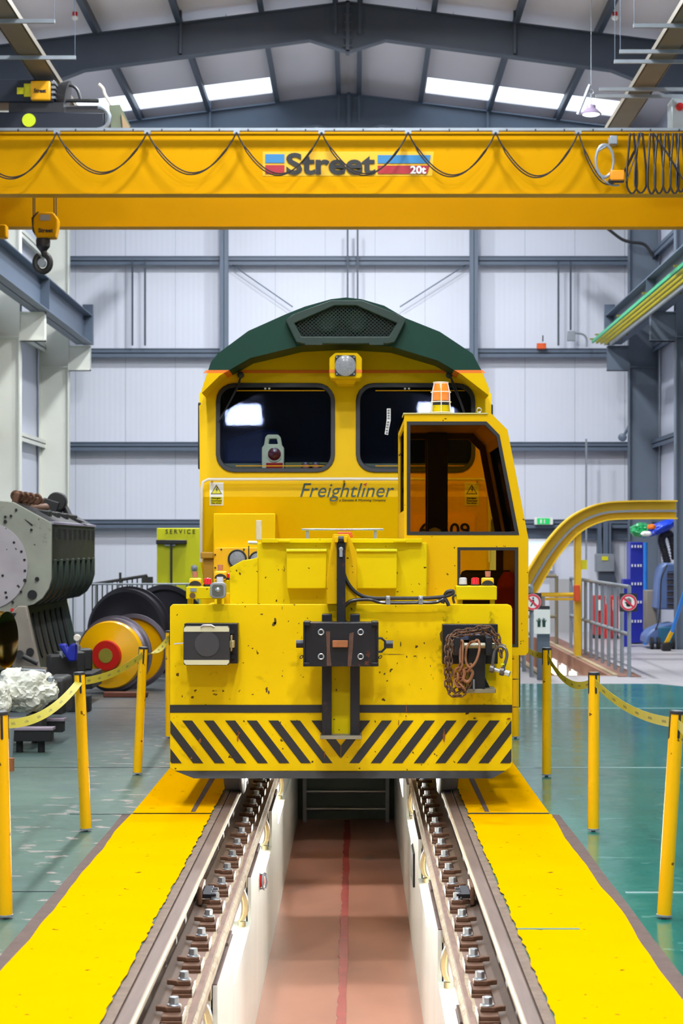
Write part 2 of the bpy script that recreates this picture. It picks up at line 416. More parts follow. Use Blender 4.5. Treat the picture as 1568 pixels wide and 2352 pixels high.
for sg in (-1,1):   # saw cuts in the bands next to the wheels
    a = TC+sg*.945
    struct('floor_slot', MB().add([(a,13.0,.0068),(a+.03*sg,13.0,.0068),(a+.055*sg,17,.0068),(a,17,.0068),(a,13.0,.008),(a+.03*sg,13.0,.008),(a+.055*sg,17,.008),(a,17,.008)],
        [(0,3,2,1),(4,5,6,7),(0,1,5,4),(1,2,6,5),(2,3,7,6),(3,0,4,7)]), CRK, ('left' if sg<0 else 'right')+' dark slot cut in the yellow band beside the wheel', smooth=False)
for sg,nm in ((-1,'left'),(1,'right')):
    f = lambda r: TC+sg*r
    def bx(a,b,y0,y1,z0,z1): return MB().box(min(f(a),f(b)),max(f(a),f(b)),y0,y1,z0,z1)
    struct('trim_grout', bx(.792,.845,Y0,38,-.25,-.006), GRO, nm+' rough grout strip beside the rail')
    struct('trim_trough', bx(.56,.80,Y0,38,-.30,-.162), DRT, nm+' dirty rail trough')
    m_ = MB()
    n = int((24-Y0)/.12)
    for i in range(n+1):
        y = Y0+i*.12; j = random.uniform(-.007,.007); k2 = random.uniform(-.005,.005)
        m_.v += [V((f(.584+j),y,-.1615)), V((f(.547+k2),y,-.198+j)), V((f(.547),y,-.235)), V((f(.6),y,-.235)), V((f(.6),y,-.1615))]
    for i in range(n):
        a = 5*i; m_.f += [[a+q, a+(q+1)%5, a+5+(q+1)%5, a+5+q] for q in range(5)]
    struct('trim_pit_coping', m_, DRT2, nm+' chipped concrete coping of the inspection pit', smooth=False)
    struct('wall_pit_'+nm, bx(.53,.80,Y0,21.9,-1.4,-.53), PITW, nm+' painted wall of the inspection pit')
    fars = [-3.0,.1,3.15,6.1,9.1,12.05,15.05,18.0] if sg < 0 else [-5,-1.9,1.2,4.3,7.4,10.4,13.6,16.7,19.7]
    prev = Y0
    m1 = MB(); m2 = MB(); m3 = MB()
    for fy in fars:
        a = fy-1.75
        for p in (m1,): p.v  # keep
        m1.box(min(f(.552),f(.8)),max(f(.552),f(.8)),prev,a,-.53,-.2)
        m3.box(min(f(.53),f(.56)),max(f(.53),f(.56)),prev,a,-.53,-.262); m2.box(min(f(.532),f(.556)),max(f(.532),f(.556)),prev,a-.02,-.262,-.256)
        m2.box(min(f(.535),f(.6)),max(f(.535),f(.6)),a-.34,a-.02,-.262,-.240)
        prev = fy
    m1.box(min(f(.552),f(.8)),max(f(.552),f(.8)),prev,21.9,-.53,-.2)
    m1.box(min(f(.72),f(.8)),max(f(.72),f(.8)),Y0,21.9,-.53,-.2)
    struct('trim_pit_pier', m1, PITW, nm+' painted piers between the light recesses')
    struct('trim_pit_pier', m3, PITW, nm+' lower step of the pit piers')
    struct('trim_pit_shelf', m2, CRK, nm+' dirty shelf on top of the pit wall')
struct('floor_pit', MB().box(TC-.6,TC+.6,Y0,21.9,-1.4,-1.27), PITF, 'worn red brown painted floor of the inspection pit')
m_ = wavy_strip(PX(783,12)-.03, PX(783,12)+.03, Y0, 21.8, -1.266, .012, .012, 4.4)
struct('floor_line', m_, PITR, 'worn red line down the middle of the pit floor', smooth=False)
struct('wall_pit_end', MB().box(TC-.62,TC+.62,21.9,22.1,-1.4,-.16), mat('pit_end_grey',(96,112,106),.5,var=.2), 'grey green end wall of the inspection pit')
struct('trim_pit_back', MB().box(TC-.56,TC+.56,22.1,38,-.35,-.2), DRT, 'concrete between the rails beyond the pit')
t = thing('pit_ladder', 'grey metal rung steps at the far end of the inspection pit', 'ladder', (TC,21.7,-1.27))
for z in (-.94,-1.13): obj('rung', MB().cyl((TC-.45,21.7,z),(TC+.45,21.7,z),.018), STL, t)
for x in (-.45,.45): obj('stile', MB().box(TC+x-.02,TC+x+.02,21.66,21.88,-1.27,-.3), GAL, t)
# rails
for sg,nm in ((-1,'left'),(1,'right')):
    c = TC+sg*.7535
    t = thing('steel_rail', nm+' hand steel rail running beside the inspection pit toward the vehicle', 'rail', (c,0,-.16), 'rails of the track')
    def prof(pts, y0=Y0, y1=38): return MB().loops([(c+sg*x, y0, z) for x,z in pts], (0,y1-y0,0))
    obj('rail_head', prof([(-.035,-.036),(-.036,-.012),(-.026,-.001),(.026,-.001),(.036,-.012),(.035,-.036),(.009,-.05),(.009,-.1),(-.009,-.1),(-.009,-.05)]), RLT, t)
    obj('gauge_face', prof([(-.0365,-.034),(-.0375,-.014),(-.030,-.0035),(-.026,-.0035),(-.03,-.034)]), RLS, t)
    obj('rail_foot', prof([(-.075,-.16),(-.075,-.15),(-.012,-.128),(-.009,-.09),(.009,-.09),(.012,-.128),(.075,-.15),(.075,-.16)]), RLF, t)
    fp = obj('fishplate', MB().box(min(c-sg*.03,c-sg*.055),max(c-sg*.03,c-sg*.055),10.38,10.62,-.13,-.03), RST, t, bev=.006)
    for k in range(3):
        obj('joint_bolt', MB().cyl((c-sg*.05,10.42+.08*k,-.08),(c-sg*.1,10.42+.08*k,-.08),.022,n=6).cyl((c-sg*.05,10.42+.08*k,-.08),(c-sg*.125,10.42+.08*k,-.08),.012), BLR, fp)
# rail fastenings
def fastening(sg, y, lab):
    c = TC+sg*.64; t = thing('rail_fastening', lab, 'rail clip', (c,y,-.162), 'rail clips along the '+('left' if sg<0 else 'right')+' rail')
    q = lambda r: TC+sg*r
    def b(a,d,y0,y1,z0,z1,bm): return bm.box(min(q(a),q(d)),max(q(a),q(d)),y+y0,y+y1,z0,z1)
    obj('base_plate', b(.590,.676,-.105,.075,-.162,-.146,MB()), RST, t, bev=.003)
    obj('pad', b(.594,.674,-.095,.07,-.146,-.128,MB()), RST, t, bev=.003)
    obj('edge_strip', b(.5875,.5905,-.1,.07,-.162,-.124,MB()), CRM, t)
    m_ = MB(); zz = -.128
    pts = [(.603,-.026),(.603,.026),(.66,.03),(.685,.014),(.705,.008),(.705,-.008),(.685,-.014),(.66,-.03)]
    m_.loops([(q(a),y+d,zz) for a,d in pts], (0,0,.022)); obj('clip', m_, RST, t, bev=.004)
    m2 = MB().cyl((q(.632),y,zz+.02),(q(.632),y,zz+.028),.028,n=16).cyl((q(.632),y,zz+.028),(q(.632),y,zz+.058),.021,n=6)
    obj('bolt', m2, STL, t, bev=.002)
    return t
for sg in (-1,1):
    proto = None; nm = 'left' if sg < 0 else 'right'
    for k in range(-4,28):
        y = 8.03+.48*k + (0 if sg<0 else .0)
        lab = 'rusty clip with square bolt in the row inside the '+nm+' rail'
        if proto is None: proto = fastening(sg, y, lab)
        else: dup(proto, (TC+sg*.64, y, -.162))
# pit bulkhead lights
def pit_light(sg, y, lab):
    q = lambda r: TC+sg*r
    t = thing('pit_light', lab, 'lamp', (q(.6),y,-.50), 'round bulkhead lights in the pit wall recesses')
    ax = V((sg*.86,-.5,-.05)).normalized(); c = V((q(.575),y,-.385))
    obj('housing', MB().lathe(c, ax, [(.02,0),(.085,.0),(.11,.02),(.11,.045),(.10,.05)], 28), mat('pit_lamp_body',(150,135,100),.5) if 'pit_lamp_body' not in MATS else MATS['pit_lamp_body'], t)
    obj('bezel', MB().lathe(c+ax*.05, ax, [(.104,0),(.108,.012),(.1,.03),(.088,.035),(.088,0)], 28), STL, t)
    obj('lens', MB().lathe(c+ax*.06, ax, [(.086,0),(.084,.02),(.06,.045),(.02,.055)], 28), EMP, t)
    obj('mount', MB().box(min(q(.55),q(.60)),max(q(.55),q(.60)),y+.0,y+.05,-.30,-.235).cyl((q(.575),y,-.5),(q(.575),y,-.53),.02), MATS['pit_lamp_body'], t)
    l = bpy.data.lights.new('pit_bulb','AREA'); l.shape = 'DISK'; l.size = .17; l.energy = PIT_W; l.color = (1,.97,.88)
    lo = bpy.data.objects.new('pit_bulb', l); COL.objects.link(lo); lo.parent = t
    p = c+ax*.122-V(t.location); lo.location = p; lo.rotation_euler = ax.to_track_quat('-Z','Y').to_euler()
for sg,ys in ((-1,[8.95,11.9,14.9,17.85]),(1,[10.25,13.45,16.55,19.55])):  # last right lamp added to brighten the pit floor under the vehicles
    for i,y in enumerate(ys):
        pit_light(sg, y, ['nearest','second','third','farthest'][i]+' round glowing light in the '+('left' if sg<0 else 'right')+' pit wall counting from the camera')
Yr = 13.15
t = thing('emergency_lamp', 'small red lens lamp with wire guard on left pit wall', 'lamp', (TC-.53,Yr,-.6))
obj('lens', MB().lathe((TC-.56,Yr,-.47),(1,-.2,0),[(.05,0),(.048,.03),(.03,.055),(.01,.06)],20), REDP, t)
obj('guard', MB().ring((TC-.50,Yr,-.47),(1,-.2,0),.055,.006).tube([(TC-.55,Yr-.02,-.415),(TC-.49,Yr-.02,-.43),(TC-.48,Yr-.02,-.47),(TC-.49,Yr-.02,-.51),(TC-.55,Yr-.02,-.525)],.006), GAL, t)
obj('back_box', MB().box(TC-.60,TC-.55,Yr-.07,Yr+.05,-.54,-.40), GAL, t)
obj('socket_strip', MB().box(TC+.515,TC+.53,14.35,14.9,-.72,-.48), BLK); tag(bpy.data.objects['socket_strip'],'slim dark socket strip on the right pit wall','socket')

# walls
struct('wall_back', MB().box(XL-.2,XR+.2,YW,YW+.15,0,11.2), WALLB, 'ribbed white cladding of the gable wall')
struct('wall_reflection_block', MB().box(XL-.2,XR+.2,Y0-.15,Y0,-1.5,11.2), mat('reflection_block_dark',(92,98,106),.6), 'unseen dark wall added behind the camera to cut glass reflections')  # added out of view: closes the open hall and dulls glass reflections
struct('wall_left', MB().box(XL-.15,XL,Y0,YW,0,10.3), WALLS, 'ribbed white cladding of the left side wall')
struct('wall_right', MB().box(XR,XR+.15,Y0,YW,0,10.3), WALLS, 'ribbed white cladding of the right side wall')
RH = lambda x: CAMZ+9.05-.125*abs(x-HC)
bands = [(1.9,3.2),(13.9,15.2),(25.9,27.2),(37.8,39.1)]
for sg,nm in ((-1,'left'),(1,'right')):
    m_ = MB()
    def slab(d0,d1,ya,yb,mm=None,th=.08,dz=0):
        mm = mm or m_
        xa = HC+sg*d0; xb = HC+sg*d1
        return mm.add([(xa,ya,RH(xa)+dz),(xb,ya,RH(xb)+dz),(xb,yb,RH(xb)+dz),(xa,yb,RH(xa)+dz),(xa,ya,RH(xa)+dz+th),(xb,ya,RH(xb)+dz+th),(xb,yb,RH(xb)+dz+th),(xa,yb,RH(xa)+dz+th)],
               [(0,3,2,1),(4,5,6,7),(0,1,5,4),(1,2,6,5),(2,3,7,6),(3,0,4,7)])
    prev = Y0
    for a,b in bands:
        slab(0,6.3,prev,a); slab(0,1.5,a,b); slab(5.2,6.3,a,b); prev = b
    slab(0,6.3,prev,YW+.1)
    struct('ceiling', m_, ROOFM, nm+' slope of the roof lining', smooth=False)
    for i,(a,b) in enumerate(bands):
        struct('window_%d' % (i+1 if sg<0 else i+5), slab(1.5,5.2,a,b,MB(),.03,.03), SKY, 'bright rooflight in the '+nm+' roof slope', smooth=False)
# purlins
for d in (-5.35,-4.1,-2.75,-1.4,-.2,.2,1.4,2.75,4.1,5.35):
    x = HC+d; z = RH(x)
    struct('roof_purlin', MB().box(x-.012,x+.012,Y0,YW,z-.22,z).box(x-.045,x+.045,Y0,YW,z-.225,z-.205), FRAMED, 'purlin running under the roof lining', smooth=False)
# portal frames
def rafter(Y, dark=True):
    m_ = MB()
    T = lambda d: CAMZ+8.83-.125*d
    top = [(-5.75,T(5.75)),(0,T(0)),(5.75,T(5.75))]
    bot = [(5.75,T(5.75)-.95),(4.3,T(4.3)-.56),(.62,T(.62)-.53),(.0,T(0)-.80),(-.62,T(.62)-.53),(-4.3,T(4.3)-.56),(-5.75,T(5.75)-.95)]
    m_.loops([(HC+x,Y+.09,z) for x,z in top+bot], (0,.02,0))
    for ch in (top, bot):
        for (xa,za),(xb,zb) in zip(ch, ch[1:]):
            m_.add([(HC+xa,Y,za-.01),(HC+xb,Y,zb-.01),(HC+xb,Y+.2,zb-.01),(HC+xa,Y+.2,za-.01),(HC+xa,Y,za+.012),(HC+xb,Y,zb+.012),(HC+xb,Y+.2,zb+.012),(HC+xa,Y+.2,za+.012)],
               [(0,3,2,1),(4,5,6,7),(0,1,5,4),(1,2,6,5),(2,3,7,6),(3,0,4,7)])
    m_.box(HC-.03,HC+.03,Y,Y+.2,T(0)-.83,T(0)+.02)
    for k in range(6):
        for s in (-.045,.045): m_.cyl((HC+s,Y-.015,T(0)-.72+.13*k),(HC+s,Y,T(0)-.72+.13*k),.015,n=6)
    for d in (-2.72,2.72): m_.box(HC+d-.02,HC+d+.02,Y,Y+.1,T(2.72)-.5,T(2.72)+.2)
    for d in (-.2,.2): m_.box(HC+d-.02,HC+d+.02,Y-.02,Y+.0,T(.2)-.5,T(.2)+.2)
    return m_
for Y in (8.8,14.7,20.6,26.5,32.4,39.0):
    struct('roof_rafter', rafter(Y), FRAMED if Y < 38 else FRAME, 'cranked blue grey steel rafter across the roof', smooth=False)  # gable rafter takes the paler steel to paint the light on its face
for Y,Ymn in ((38.75,0),(33.1,1),(27.2,2),(21.3,3)):
    for sg in (-1,1):
        inner = HC+sg*5.46; outer = HC+sg*6.02
        m_ = MB(); lo,hi = sorted((inner,outer))
        m_.box(lo,hi,Y+.09,Y+.11,0,9.75)
        for x in (inner,outer): m_.box(x-.011,x+.011,Y,Y+.2,0,9.75)
        for h in (9.0,5.2): m_.box(lo,hi,Y,Y+.2,h,h+.015)
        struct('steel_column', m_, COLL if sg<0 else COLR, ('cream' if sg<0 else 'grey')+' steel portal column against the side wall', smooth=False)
        # runway bracket
        a,b = sorted((inner, inner-sg*.42))
        m_ = MB().box(a,b,Y+.02,Y+.2,5.14,5.62).box(a,b,Y-.03,Y+.23,5.60,5.62).box(a,b,Y-.03,Y+.23,5.14,5.16)
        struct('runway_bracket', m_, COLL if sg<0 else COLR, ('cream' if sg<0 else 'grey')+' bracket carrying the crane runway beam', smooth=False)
for sg,nm in ((-1,'left'),(1,'right')):
    xi = -5.08 if sg<0 else 4.84; xo = xi+sg*.32; c = (xi+xo)/2; zb = CAMZ+3.87; zt = CAMZ+4.43
    lo,hi = sorted((xi,xo))
    m_ = MB().box(lo,hi,Y0,38.6,zb,zb+.02).box(lo,hi,Y0,38.6,zt-.02,zt).box(c-.008,c+.008,Y0,38.6,zb,zt)
    for Y in (38.5,33.1,27.2,21.3,15.4): m_.box(lo,hi,Y,Y+.02,zb,zt)
    m_.box(c-.03,c+.03,Y0,38.6,zt,zt+.05)
    struct('runway_beam', m_, FRAME, nm+' steel runway beam of the overhead crane', smooth=False)
    struct('runway_stop', MB().box(min(xi,xi+sg*.2),max(xi,xi+sg*.2),38.6,38.72,zb-.0,zt+.22), FRAME, nm+' end stop plate of the runway beam', smooth=False)
# gable wall girts and posts
YG = 39.62; ZH = lambda y: PZ(y, YG)
for i,y in enumerate((593,805,1020,1198)):
    z = ZH(y); m_ = MB().box(XL,XR,YG+.02,YG+.26,z-.06,z-.04).box(XL,XR,YG+.02,YG+.05,z-.13,z+.03).box(XL,XR,YG-.0,YG+.26,z+.03,z+.045)
    struct('wall_girt', m_, FRAME if i else FRAME, 'horizontal steel girt across the gable wall, row %s from the top' % ['one','two','three','four'][i], smooth=False)
    for sg,X in ((-1,XL),(1,XR)):
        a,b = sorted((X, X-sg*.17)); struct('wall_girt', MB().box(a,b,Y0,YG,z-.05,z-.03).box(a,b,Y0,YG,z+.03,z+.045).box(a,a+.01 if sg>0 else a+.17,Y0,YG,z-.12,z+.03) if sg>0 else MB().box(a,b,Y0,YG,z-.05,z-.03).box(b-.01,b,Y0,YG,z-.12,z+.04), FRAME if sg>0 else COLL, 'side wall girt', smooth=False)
for x in (514,1088):
    X = PX(x,39.4); struct('wall_post', MB().box(X-.08,X+.08,39.38,39.4,0,CAMZ+8.3).box(X-.005,X+.005,39.38,39.6,0,CAMZ+8.3).box(X-.08,X+.08,39.58,39.6,0,CAMZ+8.3), FRAME, ('left' if x<800 else 'right')+' upright steel post of the gable wall', smooth=False)
for xa,ya,yb in ((304,598,795),(333,598,795),(798,527,700),(821,527,700),(1282,603,795),(1310,603,760)):
    X = PX(xa,39.5); struct('trim_rod', MB().box(X-.018,X+.018,39.48,39.52,ZH(yb),ZH(ya)), FRAMED, 'slim vertical member between wall girts', smooth=False)
P39 = flat(39.7)
for a,b in (((525,603),(672,705)),((1078,603),(918,705))):
    struct('trim_brace', MB().cyl(P39(*a),P39(*b),.012,n=6), FRAME, 'thin diagonal brace rod on the gable wall')
struct('wall_dado', MB().box(PX(1205,39.85),XR,39.8,YW,ZH(1240),ZH(1212)), FRAME, 'grey band low on the gable wall')
struct('window_9', MB().box(PX(1214,39.8),PX(1263,39.8),39.76,39.8,PZ(1304,39.8),PZ(1243,39.8)), mat('bright_window_pane',(225,235,255),.4,emit=(200,220,255),estr=.9), 'bright window in the gable wall right of the vehicle')
struct('window_9_frame', MB().pp(39.7,[(1209,1238),(1268,1238),(1268,1310),(1209,1310)],.1,[[(1214,1243),(1263,1243),(1263,1304),(1214,1304)]]), WHT, 'white frame of the gable window')
struct('door_1', MB().box(PX(1262,39.75),PX(1312,39.75),39.72,39.8,0,PZ(1330,39.75)), mat('door_grey',(176,176,176),.5), 'pale grey door low in the gable wall')
sm = MB()
for k in range(12): sm.box(XL+.6+k*1.0,XL+.606+k*1.0,YW-.004,YW,.0,10.5)
struct('trim_seam', sm, GAL, 'panel joints of the gable cladding', smooth=False)
# wall-mounted bits
def wallbox(name,label,cat,x0,y0,x1,y1,m,Y=39.3,d=.14,bev=.01):
    o = obj(name, MB().pbox(x0,y0,x1,y1,Y,Y+d), m, bev=bev); return tag(o,label,cat)
t = thing('wall_beacon','orange beacon box standing on the second gable girt','beacon',(PX(1243,39.4),39.4,ZH(800)))
obj('beacon_body', MB().pbox(1233,788,1254,801,39.5,39.62), mat('beacon_orange',(225,90,30),.4), t, bev=.01)
obj('aerial', MB().cyl(P39(1243,788)-V((0,.3,0)),P39(1243,774)-V((0,.3,0)),.012), BLK, t)
t = thing('junction_box','grey junction box with bent conduit on the gable wall','junction box',(PX(1312,39.4),39.4,PZ(783,39.4)))
obj('box', MB().pbox(1303,760,1321,783,39.4,39.48), GAL, t, bev=.01)
obj('conduit', MB().tube(smoothpath([flat(39.4)(*p) for p in ((1320,765),(1338,768),(1346,778),(1346,797))]),.02), GAL, t)
t = thing('exit_sign','green illuminated exit sign on the gable wall','sign',(PX(1248,39.6),39.6,PZ(1205,39.6)))
obj('sign_case', MB().pbox(1227,1189,1270,1205,39.5,39.6), WSH, t, bev=.01)
obj('sign_face', MB().pbox(1233,1190,1262,1204,39.48,39.5), EMG, t)
obj('running_figure', MB().pbox(1240,1193,1244,1202,39.46,39.48).pbox(1249,1193,1251,1202,39.46,39.48), WSH, t)
obj('round_spotlight', MB().lathe(flat(39.0)(1430,1005),(-.3,-1,0),[(.05,0),(.08,.02),(.08,.1),(.03,.12)],16).tube([flat(39.1)(1432,1002),flat(39.2)(1440,985),flat(39.2)(1444,978)],.03), FRAME)
tag(bpy.data.objects['round_spotlight'],'small grey spotlight on a bent arm by the right column','lamp')
struct('trim_conduit', MB().box(PX(1344,39.3),PX(1348,39.3),39.3,39.34,PZ(1300,39.3),PZ(1008,39.3)), GAL, 'conduit dropping down the gable wall', smooth=False)
struct('trim_cable', MB().tube(smoothpath([flat(38.5)(*p) for p in ((1395,525),(1425,548),(1447,556),(1480,562),(1500,590))]),.03), BLK, 'black cable looping to the right column')
# high bay lamps
def high_bay(x, y, lab):
    z = RH(x)-.42; t = thing('high_bay_light', lab, 'lamp', (x,y,z), 'square LED high bay lights under the roof')
    obj('housing', MB().box(x-.33,x+.33,y-.38,y+.38,z,z+.07), WSH, t, bev=.01)
    obj('heat_sink', MB().box(x-.2,x+.2,y-.2,y+.2,z+.07,z+.13), GAL, t)
    for a,b in ((-.3,-.3),(.3,-.3),(-.3,.3),(.3,.3)): obj('hanger', MB().cyl((x+a,y+b,z+.07),(x+a,y+b,RH(x+a)),.006,n=6), GAL, t)
    obj('diffuser', MB().box(x-.30,x+.30,y-.35,y+.35,z-.004,z+.002), EMW, t)
    l = bpy.data.lights.new('led_panel','AREA'); l.shape='RECTANGLE'; l.size=.6; l.size_y=.7; l.energy=LAMP_W*(1.35 if y<5 else .9 if y<17 else .9 if y<25 else 1.35); l.color=(.93,.96,1)
    lo = bpy.data.objects.new('led_panel', l); COL.objects.link(lo); lo.parent = t; lo.location = (0,0,-.02)
    l = bpy.data.lights.new('added_ceiling_fill','AREA'); l.size=.4; l.energy=LAMP_W*(.14 if y<30 else .001); l.color=(1,.95,.93)  # added fill aimed upward to brighten the roof lining
    lo = bpy.data.objects.new('added_ceiling_fill', l); COL.objects.link(lo); lo.parent = t; lo.location = (0,0,.14); lo.rotation_euler = (PI,0,0)
for i,y in enumerate((-2.4,4.6,9.9,16.3,22.4,28.3,33.35)):
    for sg in (-1,1):
        high_bay(HC+(-1.72 if sg<0 else 1.45), y, '%s square LED light under the %s roof slope' % (['end wall','first','second','third','fourth','fifth','farthest'][i], 'left' if sg<0 else 'right'))
t = thing('pendant_lamp','bell shaped lamp hanging in front of the right rooflight','lamp',flat(30.2)(1358,262))
P = flat(30.2); c = P(1357,263)
obj('shade', MB().lathe(c,(0,0,1),[(.155,0),(.16,.012),(.10,.07),(.075,.09),(.07,.14),(.03,.15)],28), mat('lamp_shade_mauve',(150,135,160),.4), t)
obj('bulb_glow', MB().lathe(c-V((0,0,.012)),(0,0,1),[(.1,0),(.135,.016)],28), EMW, t)
obj('stem', MB().cyl(c+V((0,0,.15)),c+V((0,0,.32)),.008).ring(c+V((0,0,.34)),(0,1,0),.035,.006).cyl(c+V((0,0,.37)),(c.x,c.y,RH(c.x)),.005), GAL, t)
obj('arm', MB().cyl(c+V((-.2,0,0)),c+V((-.02,0,.45)),.025,n=8), GAL, t)
for x,Y in ((172,31.2),(1412,31.2)):
    c = flat(Y)(x,38); t = thing('smoke_detector','round white detector under a dark purlin on the '+('left' if x<800 else 'right')+' side','detector',c)
    obj('sensor', MB().lathe(c,(0,0,-1),[(.05,0),(.055,.03),(.03,.06),(.01,.065)],20), WSH, t)
    obj('red_base', MB().cyl(c,c+V((0,0,.07)),.04), REDP, t)
    obj('drop_rod', MB().cyl((c.x,c.y,c.z+.07),(c.x,c.y,RH(c.x)),.01,n=6), GAL, t)
# cable trays on both sides with trapeze hangers
perf = mat('cable_tray_metal',(120,112,96),.5,metal=.3,var=.15)
for sg,nm in ((-1,'left'),(1,'right')):
    x0,x1 = (-4.13,-3.84) if sg<0 else (3.64,3.94); z = CAMZ+6.0
    t = thing('cable_tray', nm+' perforated cable tray running high along the hall','cable tray',((x0+x1)/2,16,z))
    obj('tray_bed', MB().box(x0,x1,Y0,38,z,z+.012), perf, t); 
    for x in (x0,x1): obj('tray_side', MB().box(x-.01,x+.01,Y0,38,z,z+.07), perf, t)
    for k in range(2): obj('cable', MB().cyl((x0+.08+.1*k,Y0,z+.03),(x0+.08+.1*k,38,z+.03),.018), BLK, t)
    ys = (22.7,24.4) if sg<0 else (22.9,24.1,24.6,26.1,26.5)
    pr = None
    for i,y in enumerate(ys):
        xa,xb = sorted((sg*3.42 if sg<0 else 3.2, sg*4.5))
        lab = '%s trapeze hanger bar under the %s cable tray' % (['nearest','second','third','fourth','fifth','sixth'][i] if sg>0 else ['near','far'][i], nm)
        if pr is None or i==3:
            pr = thing('trapeze_hanger', lab, 'hanger', ((xa+xb)/2,y,z-.06), 'trapeze hanger bars of the cable trays')
            obj('channel_bar', MB().box(xa,xb,y-.02,y+.02,z-.06,z-.015), GAL, pr)
            for xx in ((xa+.01,xb-.01) if i<3 else (max(xa,xb)-.01,)): obj('threaded_rod', MB().cyl((xx,y,z-.05),(xx,y,RH(xx)-.01),.004,n=6), FRAME, pr)
        else: dup(pr, ((xa+xb)/2,y,z-.06), lab)
# ============================================================ OVERHEAD CRANE
ZB = CAMZ+4.447; ZT = CAMZ+5.207
t = thing('overhead_crane','yellow double girder overhead travelling crane spanning the hall','crane',(HC,26.5,ZB))
for nm,Ya in (('front_girder',25.2),('rear_girder',27.8)):
    m_ = MB().box(-5.11,4.86,Ya+.02,Ya+.26,ZB,ZT).box(-5.11,4.86,Ya,Ya+.28,ZB-.012,ZB+.008).box(-5.11,4.86,Ya,Ya+.28,ZT-.012,ZT+.012)
    g = obj(nm, m_, YCR, t, smooth=False)
    obj('trolley_rail', MB().box(-4.8,4.6,Ya+.11,Ya+.17,ZT+.012,ZT+.06), FRAMED, g)
for sg in (-1,1):
    x = HC+sg*5.12 if sg<0 else 4.99
    c = obj('end_carriage', MB().box(x-.13,x+.13,24.3,29.0,ZB+.06,ZB+.40), YCR, t, bev=.01)
    for y in (24.7,28.6): obj('travel_wheel', MB().cyl((x-.05,y,ZB+.175),(x+.05,y,ZB+.175),.13), END, c)
PC = flat(25.215)
track = obj('festoon_track', MB().box(-4.9,4.68,25.06,25.12,ZT+.0,ZT+.035), GAL, t)
for x in range(40,1560,66): obj('track_clip', MB().pbox(x,296,x+3,302,25.05,25.07), BLK, track)
obj('brand_lettering_back', MB().pp(PC,[(603,348),(996,348),(992,404),(603,404)],.004), mat('logo_panel',(225,172,6),.5), t, smooth=False)
PL = flat(25.205)
for pts,m in (([(609,354),(653,354),(653,374),(609,374)],CYN),([(609,379),(653,379),(653,399),(609,399)],CRI),
              ([(867,356),(989,356),(986,375),(867,375)],CYN),([(867,380),(986,380),(981,399),(867,399)],CRI)):
    obj('logo_bar', MB().pp(PL,pts,.006), m, t, smooth=False)
text('lettering','Street',PL,657,351,862,401,TXB,t,bold=.03)
text('load_lettering','20t',flat(25.2),942,381,978,399,WSH,t,bold=.03)
# festoon cable loops
t = thing('festoon_cable','thin black power cable hung in loops along the front girder','cable',flat(25.0)(640,303))
xs = [-78,130,338,543,738,937,1138,1328,1470]; sag = [411,400,401,403,403,406,408,424]
for i in range(8):
    a,b = xs[i],xs[i+1]
    for k in range(2):
        pts = []
        for j in range(25):
            u = j/24; s = math.sin(PI*u)**.85
            x = a+(b-a)*u+(k*2-1)*(2.2 if .1<u<.9 else 0); y = 304+(sag[i]-304-k*4)*s
            pts.append(flat(24.98+.03*k)(x,y))
        obj('cable_loop', MB().tube(pts,.009,6), RBL, t)
    obj('cable_carrier', MB().pbox(a-7,299,a+7,307,24.98,25.06), GAL, t)
t = thing('cable_bundle','dense bunch of black cable loops parked at the right end of the girder','cable',flat(24.95)(1500,305))
for i,(xc,hw,yb,tw) in enumerate(((1450,12,444,3),(1470,13,443,8),(1495,9,445,3),(1512,10,444,3),(1530,9,443,6),(1548,10,444,3),(1562,9,441,3),(1580,10,444,3))):
    for k in range(2):
        pts = []
        for j in range(29):
            u = j/28*2-1
            prof_ = (1-abs(u)**3.2)
            y = 306+(yb-306)*prof_; wd = hw*(abs(u)**.35)*(1.0 if prof_>.5 else .25+1.5*prof_*.5)
            x = xc+(1 if u>0 else -1)*(hw*min(1,(1-prof_)*8+.02)**.5*(.35+.65*min(1,prof_*1.6)))+k*1.5
            pts.append(flat(24.93+.03*k)(x,y))
        obj('hanging_loop', MB().tube(pts,.010,6), RBL, t)
for a,b in (((1472,305),(1436,420)),((1500,305),(1568,412)),((1500,308),(1555,395))):
    obj('hanging_loop', MB().tube(smoothpath([flat(24.9)(*a),flat(24.9)((a[0]+b[0])/2+3,(a[1]+b[1])/2),flat(24.9)(*b)]),.008,6), RBL, t)
t = thing('pendant_control','orange pendant control box with coiled grey lead on the front girder','controller',flat(24.95)(1418,416))
P = flat(24.95)
obj('hanger_box', MB().pbox(1400,311,1418,331,24.93,25.1), GAL, t, bev=.01)
obj('grey_lead', MB().tube([P(1388+20*math.cos(a)*(1+.02*k),371+37*math.sin(a)-k*1.2) for k in range(3) for a in [2*PI*j/24 for j in range(24)]],.014,8), GAL, t)
obj('lead_tail', MB().tube(smoothpath([P(*p) for p in ((1395,333),(1388,338),(1370,352),(1369,380),(1385,412),(1405,425),(1422,425))]),.012,8), GAL, t)
obj('orange_box', MB().pbox(1402,390,1434,414,24.85,24.97), mat('control_orange',(250,150,0),.4), t, bev=.015)
obj('box_base', MB().pbox(1398,410,1434,418,24.87,24.96), BLK, t, bev=.01)
